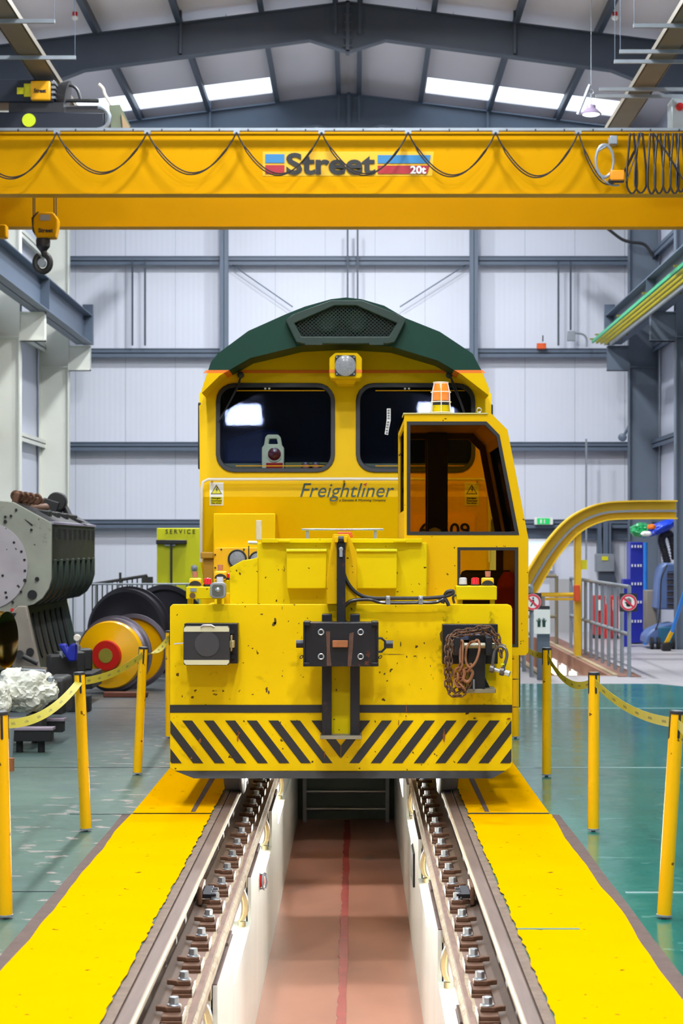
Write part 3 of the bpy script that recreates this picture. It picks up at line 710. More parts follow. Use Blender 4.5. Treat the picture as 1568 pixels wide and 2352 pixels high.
# hoist trolley
Yt = 25.32
t = thing('hoist_trolley','dark blue hoist trolley with yellow covers on top of the crane at left','hoist',flat(Yt)(100,300))
P = flat(Yt)
obj('motor_housing', MB().pbox(-40,182,124,235,Yt+.1,Yt+.6), MOT, t, bev=.02)
obj('cooling_fins', MB().pbox(118,186,127,192,Yt+.08,Yt+.6).pbox(118,198,127,203,Yt+.08,Yt+.6).pbox(118,209,127,214,Yt+.08,Yt+.6).pbox(118,221,127,226,Yt+.08,Yt+.6), STL, t)
obj('gear_flange', MB().cyl(P(124,210)+V((0,.35,0)),P(146,214)+V((0,.35,0)),.19,.24,24), BLK, t)
obj('underside_tray', MB().pbox(20,235,146,258,Yt+.12,Yt+.5), BLK, t)
obj('drum_beam', MB().pbox(-40,257,240,298,Yt,Yt+.5), MOT, t, bev=.02)
obj('rear_drum', MB().cyl(P(140,250)+V((0,.4,0)),P(232,250)+V((0,.4,0)),.13), BLK, t)
cv = obj('yellow_cover', MB().pbox(70,185,115,230,Yt+.02,Yt+.1), mat('cover_orange_yellow',(240,172,0),.4), t, bev=.02)
text('cover_lettering','Street',flat(Yt+.015),78,203,106,213,TXB,cv,bold=.03)
for a,b,c_,d in ((39,201,56,216),(55,192,71,206),(55,206,71,222)): obj('warning_label', MB().pbox(a,b,c_,d,Yt+.085,Yt+.1), YBR, t)
obj('round_cap', MB().cyl(P(67,277),P(67,277)+V((0,-.03,0)),.085,n=28), LIM, t)
obj('hoop', MB().tube([P(225+26*math.cos(a),272+26*math.sin(a)) for a in [-PI/2+PI*j/12 for j in range(13)]],.03), GAL, t)
obj('side_bracket', MB().pp(Yt+.1,[(250,242),(275,240),(300,291),(255,296)],.06), mat('bracket_green_beige',(120,130,105),.5,var=.3), t)
obj('bracket_foot', MB().pp(Yt+.05,[(278,258),(300,296),(282,296)],.04), mat('bracket_beige',(165,140,105),.5), t)
obj('top_rod', MB().cyl(P(140,219)+V((0,.3,0)),P(220,220)+V((0,.3,0)),.025), END, t)
obj('cable_arc', MB().tube(smoothpath([P(*p)+V((0,.3,0)) for p in ((140,190),(155,184),(170,195),(178,220))]),.018), BLK, t)
obj('curled_lead', MB().tube(smoothpath([P(*p)+V((0,.2,0)) for p in ((222,185),(232,195),(236,208),(246,225),(256,242))]),.02), CRM, t)
obj('rope_anchor', MB().cyl(flat(26.65)(100,300),flat(26.65)(100,300)+V((0,0,.3)),.12), END, t)
# hook block
Yh = 26.6; P = flat(Yh)
t = thing('hook_block','yellow hook block with black swivel hook hanging below the crane','hook',P(98,625))
for x in (76,80,124,129): obj('wire_rope', MB().cyl(P(x,500),(PX(x,Yh),Yh,ZT+.3),.008,n=6), BLK, t)
bl = obj('sheave_block', MB().pp(Yh-.12,[(88,487),(122,487),(132,502),(131,520),(126,545),(82,545),(76,520),(77,500)],.24), YCR, t, bev=.02)
obj('cheek_plate', MB().pp(Yh-.06,[(72,500),(86,486),(92,488),(78,512),(80,540),(74,530)],.12), BLK, t)
obj('load_plate', MB().pbox(92,493,115,506,Yh-.128,Yh-.12), GAL, t)
text('block_lettering','Street',flat(Yh-.125),88,524,122,534,TXB,bl,bold=.03)
obj('swivel', MB().lathe(P(99,545),(0,0,-1),[(.085,0),(.095,.05),(.09,.13),(.05,.18),(.03,.2)],20), BLK, t, bev=0)
hk = [P(99,575)]+[P(98+17*math.sin(a),604-20*math.cos(a)) for a in [2*PI*j/20*.92 for j in range(1,21)]]
obj('hook', MB().tube(hk,.042,10), END, t)
obj('hook_core', MB().cyl(P(96,604)+V((0,-.03,0)),P(96,604)+V((0,.05,0)),.055,n=20), GAL, t)
obj('block_ball', MB().pbox(-6,515,14,545,27,27.2), YCR, bev=.02); tag(bpy.data.objects['block_ball'],'yellow crane fitting at the left edge under the rear girder','fitting')
# conductor bars under the right runway
t = thing('conductor_bars','green and yellow conductor bars running under the right runway beam','conductor bar',(4.6,25,CAMZ+3.7))
def track_x(px, py, Yref): return PX(px,Yref)
for k,(m,xx,zz) in enumerate(((mat('bar_green',(40,170,110),.4),4.46,3.80),(mat('bar_yellow',(178,166,24),.5),4.54,3.79),(MATS['bar_yellow'],4.62,3.78),(MATS['bar_yellow'],4.70,3.77),(GAL,4.80,3.76))):
    obj('conductor_bar', MB().box(xx-.02,xx+.02,10,37.4,CAMZ+zz-.025,CAMZ+zz+.025), m, t)
mat('bar_bracket_olive',(130,120,50),.5)
for y in (12,16,20,24,27.5,30.5,33.5,36.5,37.3): obj('bar_bracket', MB().box(4.4,5.0,y,y+.04,CAMZ+3.83,CAMZ+3.86), MATS['bar_bracket_olive'], t)
t = thing('control_cabinet','pale steel cabinet with red rotary switch on the crane at right','cabinet',flat(26.3)(1556,297))
obj('cabinet_body', MB().pbox(1543,224,1610,296,26.2,26.6), mat('cabinet_pale',(190,205,210),.3,metal=.2), t, bev=.01)
obj('rotary_switch', MB().cyl(flat(26.2)(1560,246),flat(26.2)(1560,246)-V((0,.05,0)),.05,n=20), REDP, t)
# ============================================================ LOCOMOTIVE
Zc = PZ(1141,17.6)
UP = slant(17.6, Zc, .222); LO = slant(17.6, Zc, -.30)
def UPo(d): return lambda x,y: UP(x,y)+V((0,d,0))
def LOo(d): return lambda x,y: LO(x,y)+V((0,d,0))
t = LOC = thing('locomotive','large yellow and green diesel locomotive standing behind the shunting tractor','locomotive',(PX(792,17.6),17.6,0))
outer = [(459,1141),(457,905),(500,852),(570,806),(690,784),(790,778),(900,783),(1005,820),(1065,850),(1128,905),(1127,1141)]
w1 = rrect(497,881,768,1084,40); w2 = rrect(818,881,1090,1084,40)
obj('cab_front', MB().pp(UP,outer,.06,[w1,w2]), YLO, t, smooth=False)
obj('cab_front', MB().pp(LO,[(459,1141),(1127,1141),(1125,1300),(1118,1345),(470,1345),(461,1300)],.06), YLO, t, smooth=False)
obj('orange_stripe', MB().pp(UPo(-.003),[(474,850),(757,850),(757,857),(466,857)],.004).pp(UPo(-.003),[(831,850),(1108,850),(1116,857),(831,857)],.004), ORG, t, smooth=False)
for wpts,nm in ((w1,'left'),(w2,'right')):
    cx = sum(p[0] for p in wpts)/len(wpts); cy = sum(p[1] for p in wpts)/len(wpts)
    def sc(k): 
        xs_ = [p[0] for p in wpts]; ys_ = [p[1] for p in wpts]
        return rrect(min(xs_)+k,min(ys_)+k,max(xs_)-k,max(ys_)-k,max(4,40-k))
    wf = obj('window_seal', MB().pp(UPo(-.02),sc(-1),.05,[sc(9)]), RUB, t, bev=.004)
    obj('glass', MB().pp(UPo(.02),sc(5),.008), GLS, wf, smooth=False)
    obj('heater_line', MB().pp(UPo(.012),[(sc(20)[12][0]+4,896),(max(p[0] for p in wpts)-22,896),(max(p[0] for p in wpts)-22,898),(sc(20)[12][0]+4,898)],.003), YCR, wf, smooth=False)
    obj('heater_line', MB().pp(UPo(.012),[(sc(20)[12][0]+4,1069),(max(p[0] for p in wpts)-22,1069),(max(p[0] for p in wpts)-22,1071),(sc(20)[12][0]+4,1071)],.003), YCR, wf, smooth=False)
    for dx in (112,121): obj('white_dot', MB().pp(UPo(.01),circ(min(p[0] for p in wpts)+dx,892,2.6,12),.003), WSH, wf)
# hood (roof visor)
roof = [(463,895),(484,832),(500,812),(570,760),(655,722),(700,704),(760,687),(795,683),(830,687),(882,702),(930,730),(1010,762),(1085,812),(1105,850),(1123,893)]
low = [(1122,908),(1060,860),(1005,828),(900,796),(790,789),(690,794),(575,822),(505,862),(463,903)]
PH = flat(17.32)
def hoodpart(poly, nm, m): return obj(nm, MB().pp(PH, poly, .62), m, t, smooth=False)
full = roof+low
hoodpart(clip(full,1,850,True),'roof_hood',GRN)
for left in (True,False):
    half = clip(full,0,600 if left else 1000,left)
    hoodpart(clip(clip(half,1,850,False),1,857,True),'hood_stripe',ORG)
    hoodpart(clip(half,1,857,False),'hood_corner',YLO)
roofw = [flat(17.5)(x,y) for x,y in roof]
body = [V((p.x,17.9,p.z)) for p in roofw]+[V((PX(1122,17.5),17.9,PZ(905,17.5))),V((PX(1122,17.5),17.9,1.05)),V((PX(464,17.5),17.9,1.05)),V((PX(464,17.5),17.9,PZ(905,17.5)))]
inn = [V((p.x*.94-.005, p.y, (p.z-2.4)*.9+2.4)) for p in body]
inner_hole = [V((PX(480,17.5),17.9,PZ(1140,17.5))),V((PX(1108,17.5),17.9,PZ(1140,17.5))),V((PX(1108,17.5),17.9,PZ(850,17.5))),V((PX(480,17.5),17.9,PZ(850,17.5)))]
obj('cab_shell', MB().loops(body,(0,1.5,0),[inner_hole]), GRN, t, smooth=False)
obj('cab_bulkhead', MB().loops([p+V((0,1.5,0)) for p in body],(0,.05,0)), mat('cab_interior_reflection',(40,50,78),.6,var=.3), t, smooth=False)  # blue put into the colour for reflections missing from the windscreens
obj('car_body', MB().loops([p+V((0,1.56,0)) for p in body],(0,16.5,0)), GRN, t, smooth=False)
obj('driver_desk', MB().pbox(480,1064,1108,1120,18.05,18.6), mat('desk_grey_green',(120,128,104),.5), t, bev=.02)
obj('seat_blue', MB().pp(18.7,[(515,1010),(605,985),(640,990),(640,1065),(515,1065)],.2), mat('cab_blue',(38,62,120),.6), t, bev=.03)
# grille with horns
gf = [(655,735),(672,722),(760,690),(830,690),(915,722),(932,735),(907,786),(890,790),(695,790),(680,786)]
gh = [(676,742),(768,702),(818,702),(911,742),(893,773),(692,773)]
obj('grille_frame', MB().pp(17.22,gf,.12,[gh]), GRF, t, bev=.008)
obj('grille_lug', MB().pbox(848,782,880,792,17.2,17.24).pbox(700,784,740,792,17.2,17.24), GRF, t)
obj('grille_back', MB().pp(17.309,gh,.012), DRK, t, smooth=False)
def clipseg(a, b, poly):
    t0,t1 = 0.,1.; n = len(poly); area = sum(poly[i][0]*poly[(i+1)%n][1]-poly[(i+1)%n][0]*poly[i][1] for i in range(n)); s = 1 if area>0 else -1
    dx,dy = b[0]-a[0],b[1]-a[1]
    for i in range(n):
        p,q = poly[i],poly[(i+1)%n]; ex,ey = q[0]-p[0],q[1]-p[1]
        num = s*(ex*(a[1]-p[1])-ey*(a[0]-p[0])); den = s*(ex*dy-ey*dx)
        if abs(den)<1e-9:
            if num<0: return None
            continue
        tt = -num/den
        if den>0: t0 = max(t0,tt)
        else: t1 = min(t1,tt)
    if t0>=t1: return None
    return (a[0]+dx*t0,a[1]+dy*t0),(a[0]+dx*t1,a[1]+dy*t1)
m_ = MB(); Pg = flat(17.27)
for k in range(-30,70):
    for s in (-1,1):
        sg_ = clipseg((640+k*9-s*60,690),(640+k*9+s*60,690+110),gh) 
        if sg_: m_.tube([Pg(*sg_[0]),Pg(*sg_[1])],.0038,4)
obj('grille_mesh', m_, GRF, t, smooth=False)
for x in (752,817): obj('horn', MB().lathe(flat(17.30)(x,738),(0,-1,0),[(.06,0),(.10,.018),(.095,.022),(.065,.005),(.02,.004)],28), GRF, t)
# headlight
hl = obj('headlight_housing', MB().pp(17.3,[(770,810),(820,810),(831,822),(831,864),(826,869),(760,869),(756,864),(756,822)],.42), YLO, t, bev=.008)
obj('housing_foot', MB().pp(17.45,[(765,868),(822,868),(812,882),(774,882)],.3), YLO, hl)
obj('orange_band', MB().pp(17.296,[(756,849),(769,849),(769,856),(756,856)],.004).pp(17.296,[(817,849),(831,849),(831,856),(817,856)],.004), ORG, hl)
obj('lamp_surround', MB().pp(17.27,rrect(769,816,817,863,5),.03), BLK, hl)
obj('lamp_glass', MB().lathe(flat(17.27)(793,840),(0,-1,0),[(.092,0),(.09,.012),(.06,.02),(.01,.022)],32), LENS, hl)
for x,y in ((773,820),(813,820),(773,859),(813,859)): obj('lamp_screw', MB().cyl(flat(17.27)(x,y),flat(17.255)(x,y),.008,n=8), STL, hl)
# wipers
for pts in (((554,862),(545,890),(512,955),(503,968)),((554,862),(550,885),(520,940),(505,965)),((1032,862),(1040,890),(1056,925),(1064,950)),((1032,862),(1045,890),(1062,935),(1068,955))):
    obj('wiper', MB().tube([UPo(-.05)(*p) for p in pts],.006,6), BLK, t)
for x in (553,1031): obj('wiper_pivot', MB().lathe(UPo(-.07)(x,862),(0,1,0),[(.015,0),(.03,.01),(.03,.07)],14), BLK, t)
# handrail
hp = [LOo(-.10)(464,1290),LOo(-.10)(464,1200),UPo(-.1)(465,1125),UPo(-.1)(468,1108),UPo(-.1)(480,1102),UPo(-.1)(790,1101),UPo(-.1)(1106,1102),UPo(-.1)(1118,1108),UPo(-.1)(1121,1125),LOo(-.1)(1122,1200),LOo(-.10)(1122,1290)]
obj('front_handrail', MB().tube(hp,.014,10), CRM, t)
for x in (487,790,1095): obj('rail_stanchion', MB().cyl(UPo(-.1)(x,1102),UPo(0.02)(x,1106),.01), YLO, t)
for x in (457,1129): obj('side_mirror', MB().obox(UP(x,1000 if x<800 else 945)+V((0,.12,0)),.03,.12,.60 if x<800 else .14), BLK, t, bev=.012)
# lettering
text('lettering','Freightl\u0131ner',UPo(-.004),689,1110,905,1152,TXG,t,shear=.28,bold=0,lift=.002)
obj('red_accent', MB().pp(UPo(-.004),[(834,1112),(843,1109),(839,1117)],.003), REDP, t, smooth=False)
text('small_lettering','a Genesee & Wyoming Company',LOo(-.004),779,1146,886,1153,TXG,t,bold=.01,shear=.2,lift=.002)
for x in (481,1067):
    s = obj('warning_sign', MB().pp(UPo(-.006),[(x,1108),(x+32,1108),(x+32,1141),(x,1141)],.005).pp(LOo(-.006),[(x,1141),(x+32,1141),(x+32,1161),(x,1161)],.005), WSH, t, smooth=False)
    obj('sign_triangle', MB().pp(UPo(-.009),[(x+16,1113),(x+29,1135),(x+3,1135)],.003), TXB, s, smooth=False)
    obj('sign_triangle_fill', MB().pp(UPo(-.011),[(x+16,1117),(x+26.5,1133.5),(x+5.5,1133.5)],.003), YBR, s, smooth=False)
    obj('lightning_bolt', MB().pp(UPo(-.013),[(x+17,1119),(x+14,1126),(x+17,1126),(x+15,1132),(x+20,1124),(x+17,1124),(x+19,1119)],.003), TXB, s, smooth=False)
    obj('text_panel', MB().pp(LOo(-.009),[(x+3,1141.5),(x+29,1141.5),(x+29,1158),(x+3,1158)],.004), YBR, s, smooth=False)
    text('sign_lettering','Danger',LOo(-.012),x+5,1142,x+27,1147,TXB,s,bold=.02,lift=.001)
    text('sign_lettering','Overhead',LOo(-.012),x+4,1148.5,x+28,1152,TXB,s,bold=.02,lift=.001)
    text('sign_lettering','live wires',LOo(-.012),x+5,1153.5,x+27,1157,TXB,s,bold=.02,lift=.001)
np_ = obj('number_plate', MB().pp(LOo(-.02),[(948,1183),(1090,1183),(1090,1240),(948,1240)],.02), mat('plate_orange_yellow',(255,196,20),.4), t, smooth=False)
text('number_lettering','66509',LOo(-.024),962,1201,1078,1234,TXB,np_,bold=.02)
# lower gear
obj('equipment_box', MB().pbox(490,1179,632,1345,17.25,17.7), YLO, t, bev=.01)
lp = obj('lamp_cluster', MB().pp(17.2,rrect(490,1258,628,1345,10),.06), mat('cluster_yellow',(250,185,0),.4), t, bev=.004)
for x,y in ((508,1262),(560,1262),(494,1274),(494,1304)): obj('screw', MB().cyl(flat(17.2)(x,y),flat(17.19)(x,y),.008,n=8), BLK, lp)
for x,y,r in ((545,1284,.083),(592,1287,.08)):
    l_ = obj('round_lamp', MB().lathe(flat(17.2)(x,y),(0,-1,0),[(r,0),(r,.02),(r*.9,.022),(r*.88,.01)],28), BLK, lp)
    obj('lamp_lens', MB().lathe(flat(17.2)(x,y),(0,-1,0),[(r*.87,0),(r*.8,.016),(r*.4,.022),(.01,.024)],28), LENS, l_)
obj('grab_bracket', MB().pbox(460,1268,490,1283,17.15,17.5).pbox(466,1283,490,1340,17.2,17.5), mat('bracket_yellow_brown',(180,130,10),.5,var=.3), t, bev=.01)
obj('buffer_beam', MB().pbox(462,1340,1120,1480,17.4,18.0), YLO, t, bev=.01)
obj('underframe', MB().box(-1.2,1.0,18.0,36,.55,1.05), DRK, t)
for y in (19.2,21.0,22.8,31,33,35):
    for sg in (-1,1): obj('road_wheel', MB().lathe((TC+sg*.70,y,.52),(sg,0,0),[(.2,-.02),(.55,-.02),(.56,.0),(.52,.02),(.52,.14),(.2,.14)],32), END, t)
# windscreen items
Yl = 17.86; P = flat(Yl)
t = thing('tail_lamp','cream portable tail lamp with dark red lens standing in the left windscreen','lamp',P(626,1078))
obj('lamp_case', MB().pp(Yl,[(601,1078),(601,1028),(606,1022),(609,1004),(614,998),(639,998),(644,1004),(647,1022),(652,1028),(652,1078)],.12,[[(616,1020),(618,1007),(635,1007),(638,1020)]]), PALE, t, bev=.01)
obj('lens_ring', MB().lathe(P(630,1043),(0,-1,0),[(.068,0),(.07,.01),(.06,.012)],28), PALE, t)
obj('red_lens', MB().lathe(P(630,1043),(0,-1,0),[(.062,0),(.058,.015),(.03,.025),(.01,.027)],28), DRED, t)
obj('red_label', MB().pbox(611,1063,649,1078,Yl-.006,Yl), REDP, t)
for x,lab in ((702,'left of two small lidded jars in the windscreen corner'),(725,'right of two small lidded jars in the windscreen corner')):
    t = thing('jar',lab,'jar',P(x,1078),'jars in the left windscreen')
    obj('jar_body', MB().cyl(P(x,1078),P(x,1066),.03,n=18), mat('jar_red_white',(200,130,120),.4) if 'jar_red_white' not in MATS else MATS['jar_red_white'], t)
    obj('lid', MB().cyl(P(x,1066),P(x,1062),.033,n=18), STL, t)
o = obj('desk_tray', MB().pbox(655,1062,755,1066,17.9,18.02).pbox(655,1062,692,1079,17.89,17.9), mat('tray_olive',(130,135,80),.5)); tag(o,'olive tray on the driver desk behind the jars','tray')
t = thing('window_sticker','curved white lettered strip stuck inside the right windscreen','sticker',UP(890,998))
o = obj('strip', MB().pp(UPo(.012),[(888,938),(897,938),(897,965),(893,985),(891,999),(883,997),(886,978),(888,962)],.003), WSH, t, smooth=False)
for k,(y,dx) in enumerate(((941,0),(947,0),(953,0),(959,0),(968,-1),(974,-2),(980,-3),(987,-4),(993,-4))):
    obj('printed_letter', MB().pp(UPo(.008),[(890+dx,y),(895+dx,y),(895+dx,y+1.4),(891.5+dx,y+1.4),(891.5+dx,y+2.4),(895+dx,y+2.4),(895+dx,y+3.6),(890+dx,y+3.6)],.002), TXB, t, smooth=False)
# ============================================================ SHUNTING TRACTOR
t = SH = thing('shunting_tractor','yellow road rail shunting tractor with chevron plate and offset cab in front','shunting tractor',(TC,14.5,0))
YP = 13.25; P = flat(YP)
plate = [(390,1394),(396,1388),(1166,1388),(1173,1391),(1176,1398),(1176,1756),(1173,1762),(1160,1771),(402,1771),(390,1764)]
obj('front_plate', MB().pp(YP,plate,.05), YPL, t, bev=.004)
obj('bottom_lip', MB().loops([P(402,1771),P(1160,1771),flat(13.2)(1130,1788),flat(13.2)(445,1788)],(0,.06,.004)), BLK, t, smooth=False)
CH = flat(YP-.004)
obj('black_line', MB().pp(CH,[(390,1619),(739,1619),(739,1637),(390,1637)],.005).pp(CH,[(826,1619),(1176,1619),(1176,1637),(826,1637)],.005), BLK, t, smooth=False)
m_ = MB()
for j in range(-1,10):
    x0 = 715-49.5*j
    poly = [(x0,1655),(x0+23,1655),(x0+98,1753),(x0+75,1753)]
    a = clip(clip(poly,0,391,False),0,782,True)
    if len(a)>2:
        m_.pp(CH,a,.005); m_.pp(CH,[(1565-x,y) for x,y in a][::-1],.005)
obj('chevron_stripes', m_, BLK, t, smooth=False)
scf = mat('scuff_dark',(96,72,20),.7,var=.5,vscale=40); scr_ = mat('scuff_rust',(150,84,20),.7,var=.3,vscale=30)
def scuff(x,y,w_,h_,m,n=9):
    obj('scuff_mark', MB().pp(flat(YP-.0062 if y>1600 else YP-.0015),[(x+w_/2*math.cos(2*PI*k/n)*random.uniform(.3,1.1), y+h_/2*math.sin(2*PI*k/n)*random.uniform(.5,1.1)) for k in range(n)],.0012), m, t, smooth=False)
for q in ((631,1427,9,24),(629,1433,16,12),(601,1411,9,4),(648,1396,2,12),(612,1584,6,18),(617,1590,5,9),(490,1587,14,3),(512,1587,8,4),(648,1553,4,5),(649,1541,3,3),(580,1595,9,2),(686,1432,4,3),(785,1536,20,6),(883,1548,7,6),(889,1564,6,4),(862,1496,10,2),(905,1503,60,1.6),(953,1507,10,3),(920,1480,5,14),(990,1550,3,3),(1089,1650,9,5),(940,1572,3,3),(650,1499,2,2)): scuff(*q,scf)
for q in ((546,1693,6,34),(547,1684,9,6),(459,1702,7,12),(439,1741,6,6),(1019,1690,6,38),(1167,1651,12,6),(1163,1660,2,10),(933,1628,2,26),(932,1645,5,5),(915,1660,3,14),(1126,1746,4,6),(745,1733,3,20)): scuff(*q,scr_)
# body behind the plate
obj('chassis', MB().box(PX(412,13.4),PX(1155,13.4),13.31,16.2,.32,1.28), YHD, t, bev=.02)
obj('hood', MB().pbox(590,1246,980,1392,13.75,15.6), YHD, t, bev=.008)
lid = obj('hood_lid', MB().pbox(600,1237,969,1247,13.7,15.62), YHD, t, bev=.004)
for x in (652,918): obj('hinge', MB().pbox(x-14,1240,x+14,1245,13.68,13.72), YHD, lid, bev=.003)
for a,b in ((658,749),(819,911)):
    c_ = obj('hood_cabinet', MB().pbox(a,1264,b,1352,13.6,13.76), YHD, t, bev=.006)
    obj('cabinet_top', MB().pbox(a-1,1261,b+1,1267,13.58,13.76), YBR, c_, bev=.003)
obj('side_fairing', MB().pp(13.72,[(527,1392),(527,1304),(557,1287),(575,1285),(592,1280),(592,1392)],.9), YHD, t, bev=.004)
obj('step_fairing', MB().pbox(930,1250,982,1392,13.8,15.4), YCB, t, bev=.004)
cr = obj('top_rail', MB().pbox(692,1214,881,1219,13.85,13.90), STL, t, bev=.004)
for x in (706,862): obj('rail_leg', MB().pbox(x-4,1219,x+3,1240,13.86,13.89), GAL, cr)
obj('orange_block', MB().pp(13.75,[(776,1222),(807,1222),(811,1234),(772,1234)],.12), mat('faded_orange',(215,90,30),.5), t, bev=.004)
obj('marker_post', MB().pbox(588,1195,601,1240,13.9,13.93), mat('marker_white',(200,190,165),.5,grime=.8), t, bev=.003)
obj('exhaust_stub', MB().cyl(flat(13.9)(570,1247),flat(13.9)(590,1247),.014), STL, t)
obj('aerial', MB().cyl(flat(13.8)(571,1284),flat(13.8)(571,1254),.004), BLK, t)
# mast
obj('mast_backing', MB().pp(13.16,[(750,1388),(750,1330),(760,1250),(765,1227),(800,1227),(806,1240),(819,1270),(819,1388)],.3), YCB, t, bev=.004)
obj('mast_channel', MB().pp(13.18,[(761,1500),(804,1500),(804,1690),(761,1690)],.07), YHD, t)
obj('mast_tube', MB().pbox(773,1242,793,1432,13.05,13.16), BLR, t, bev=.004)
hd = obj('mast_head', MB().pbox(768,1232,776,1246,13.0,13.18).pbox(790,1232,797,1246,13.0,13.18), YCB, t, bev=.003)
obj('pulley', MB().cyl(flat(13.05)(777,1239),flat(13.05)(789,1239),.022,n=16), BLR, hd)
obj('mast_coupling', MB().cyl(flat(13.04)(783,1279),flat(13.04)(783,1264),.011).lathe(flat(13.04)(783,1261),(0,-1,0),[(.012,0),(.014,.01),(.004,.012)],14), STL, hd)
for a,b in ((739,761),(804,826)): obj('upright', MB().pbox(a,1411,b,1692,13.08,13.24), BLR, t, bev=.004)
obj('base_bar', MB().pbox(735,1690,831,1698,13.03,13.24), mat('worn_steel_bar',(150,145,125),.5,metal=.4,grime=1), t, bev=.003)
cp = obj('coupler_block', MB().pbox(700,1430,866,1531,12.86,13.08), BLR, t, bev=.005)
for a,b in ((696,712),(853,869)): obj('coupler_cheek', MB().pbox(a,1428,b,1437,12.82,13.05).pbox(a,1522,b,1531,12.82,13.05).pbox(a if a<780 else b-5,1428,a+5 if a<780 else b,1531,12.84,13.05), BLR, cp, bev=.004)
for x,y in ((737,1452),(737,1508),(828,1452),(828,1508)):
    obj('bolt_socket', MB().ring(flat(12.855)(x,y),(0,1,0),.017,.005), STL, cp); obj('socket_hole', MB().cyl(flat(12.853)(x,y),flat(12.9)(x,y),.012), DRK, cp)
obj('copper_bar', MB().pbox(763,1471,799,1487,12.83,12.87), RSO, cp, bev=.004)
obj('rust_streak', MB().pp(12.858,[(748,1450),(758,1450),(757,1486),(761,1529),(750,1529),(750,1488)],.002).pp(12.858,[(802,1455),(812,1452),(810,1490),(806,1530),(798,1530),(800,1490)],.002), mat('rust_stain',(92,62,46),.7,var=.4,vscale=25), cp)
obj('side_pin', MB().cyl(flat(12.95)(680,1479),flat(12.95)(698,1479),.026,n=20), MOT, cp)
obj('side_pin', MB().cyl(flat(12.95)(883,1480),flat(12.95)(902,1480),.026,n=20).tube([flat(12.92)(*p) for p in ((867,1466),(876,1466),(884,1473),(884,1489),(876,1497),(867,1497))],.008), MOT, cp)
for x in (692,873): obj('wire_loop', MB().ring(flat(12.9)(x,1509),(0,1,0),.012,.003,sx=.6), BLK, cp)
# left buffer pad
bp = obj('buffer_mount', MB().pbox(423,1432,546,1524,13.12,13.25), BLR, t, bev=.004)
obj('buffer_pad', MB().pp(12.98,rrect(421,1438,527,1528,6),.05), mat('pad_black',(46,46,50),.4,var=.3,vscale=9), bp, bev=.003)
chip = mat('chipped_cream',(205,200,165),.5,grime=1.2,gcol=(90,60,40),gscale=5)
obj('cream_strip', MB().pp(12.976,[(422,1443),(427,1439),(522,1439),(526,1443),(526,1451),(422,1451)],.006), chip, bp)
obj('cream_strip', MB().pp(12.976,[(422,1516),(526,1516),(526,1522),(521,1527),(427,1527),(422,1522)],.006), chip, bp)
obj('pad_disc', MB().lathe(flat(12.978)(475,1480),(0,-1,0),[(.082,0),(.08,.003),(.01,.004)],32), mat('pad_grey',(66,66,70),.35,var=.3), bp)
obj('pad_handle', MB().cyl(flat(13.0)(400,1480),flat(13.0)(423,1478),.008), CHR, bp)
obj('pad_grip', MB().tube([flat(12.97)(*p) for p in ((461,1440),(466,1436),(485,1436),(492,1440))],.006), STL, bp)
obj('latch', MB().pbox(527,1472,537,1488,13.0,13.1).pbox(529,1460,532,1496,13.0,13.1), mat('latch_brass',(180,165,120),.4,metal=.5), bp, bev=.003)
for y in (1451,1508): obj('mount_bolt', MB().cyl(flat(13.12)(533,y),flat(13.10)(533,y),.016,n=12), BLR, bp)
# right hook mount
hm = obj('hook_mount', MB().pbox(1016,1434,1143,1525,13.14,13.25), BLR, t, bev=.004)
obj('pillar', MB().pbox(1076,1458,1114,1586,12.98,13.2).pp(13.1,[(1112,1552),(1128,1586),(1112,1586)],.03), BLR, hm, bev=.004)
obj('top_plate', MB().pbox(1044,1457,1132,1470,13.0,13.2), mat('top_blue_grey',(88,98,125),.4,metal=.4,grime=1), hm, bev=.003)
for a,b in ((1042,1057),(1115,1130)): obj('lug', MB().pbox(a,1463,b,1506,12.86,13.2), BLR, hm, bev=.006)
obj('pillar_base', MB().pbox(1063,1583,1139,1592,12.95,13.22), mat('base_plate_grey',(140,132,108),.6,grime=1), hm, bev=.003)
obj('pillar_rib', MB().pbox(1086,1561,1090,1584,12.94,12.99), GAL, hm)
pin = obj('hook_pin', MB().cyl(flat(12.92)(1027,1483),flat(12.92)(1137,1483),.019,n=20), mat('worn_pin',(150,148,130),.35,metal=.5,grime=.8,gscale=12), hm)
obj('pin_ring', MB().ring(flat(12.9)(1150,1483),(0,.35,1),.038,.004,sx=.7), CHR, pin)
obj('pin_bolt', MB().cyl(flat(12.92)(1036,1466),flat(12.92)(1036,1500),.012).cyl(flat(12.92)(1036,1460),flat(12.92)(1036,1466),.016), STL, pin)
obj('stain_marks', MB().pp(YP-.002,[(1009,1455),(1016,1446),(1016,1478),(1011,1470)],.003), mat('stain_dark',(120,96,20),.6,var=.5), hm)
# hoses and clamps
PHo = flat(13.14)
hs = obj('hydraulic_hose', MB().tube(smoothpath([PHo(*p) for p in ((785,1248),(785,1290),(792,1325),(808,1352),(830,1368),(860,1374),(895,1374),(966,1374),(1005,1372),(1028,1368),(1040,1362),(1038,1357),(1026,1360),(1020,1372),(1016,1386))]),.0125,10), RBL, t)
obj('hydraulic_hose', MB().tube(smoothpath([PHo(*p) for p in ((781,1428),(784,1405),(795,1388),(812,1379),(850,1377),(880,1384),(966,1384),(1000,1383),(1020,1376),(1027,1384),(1030,1392))]),.0125,10), RBL, t)
for x in (891,966): obj('hose_clamp', MB().pbox(x-5,1369,x+5,1389,13.10,13.16).cyl(flat(13.09)(x,1375),flat(13.1)(x,1375),.009,n=6), STL, t, bev=.003)
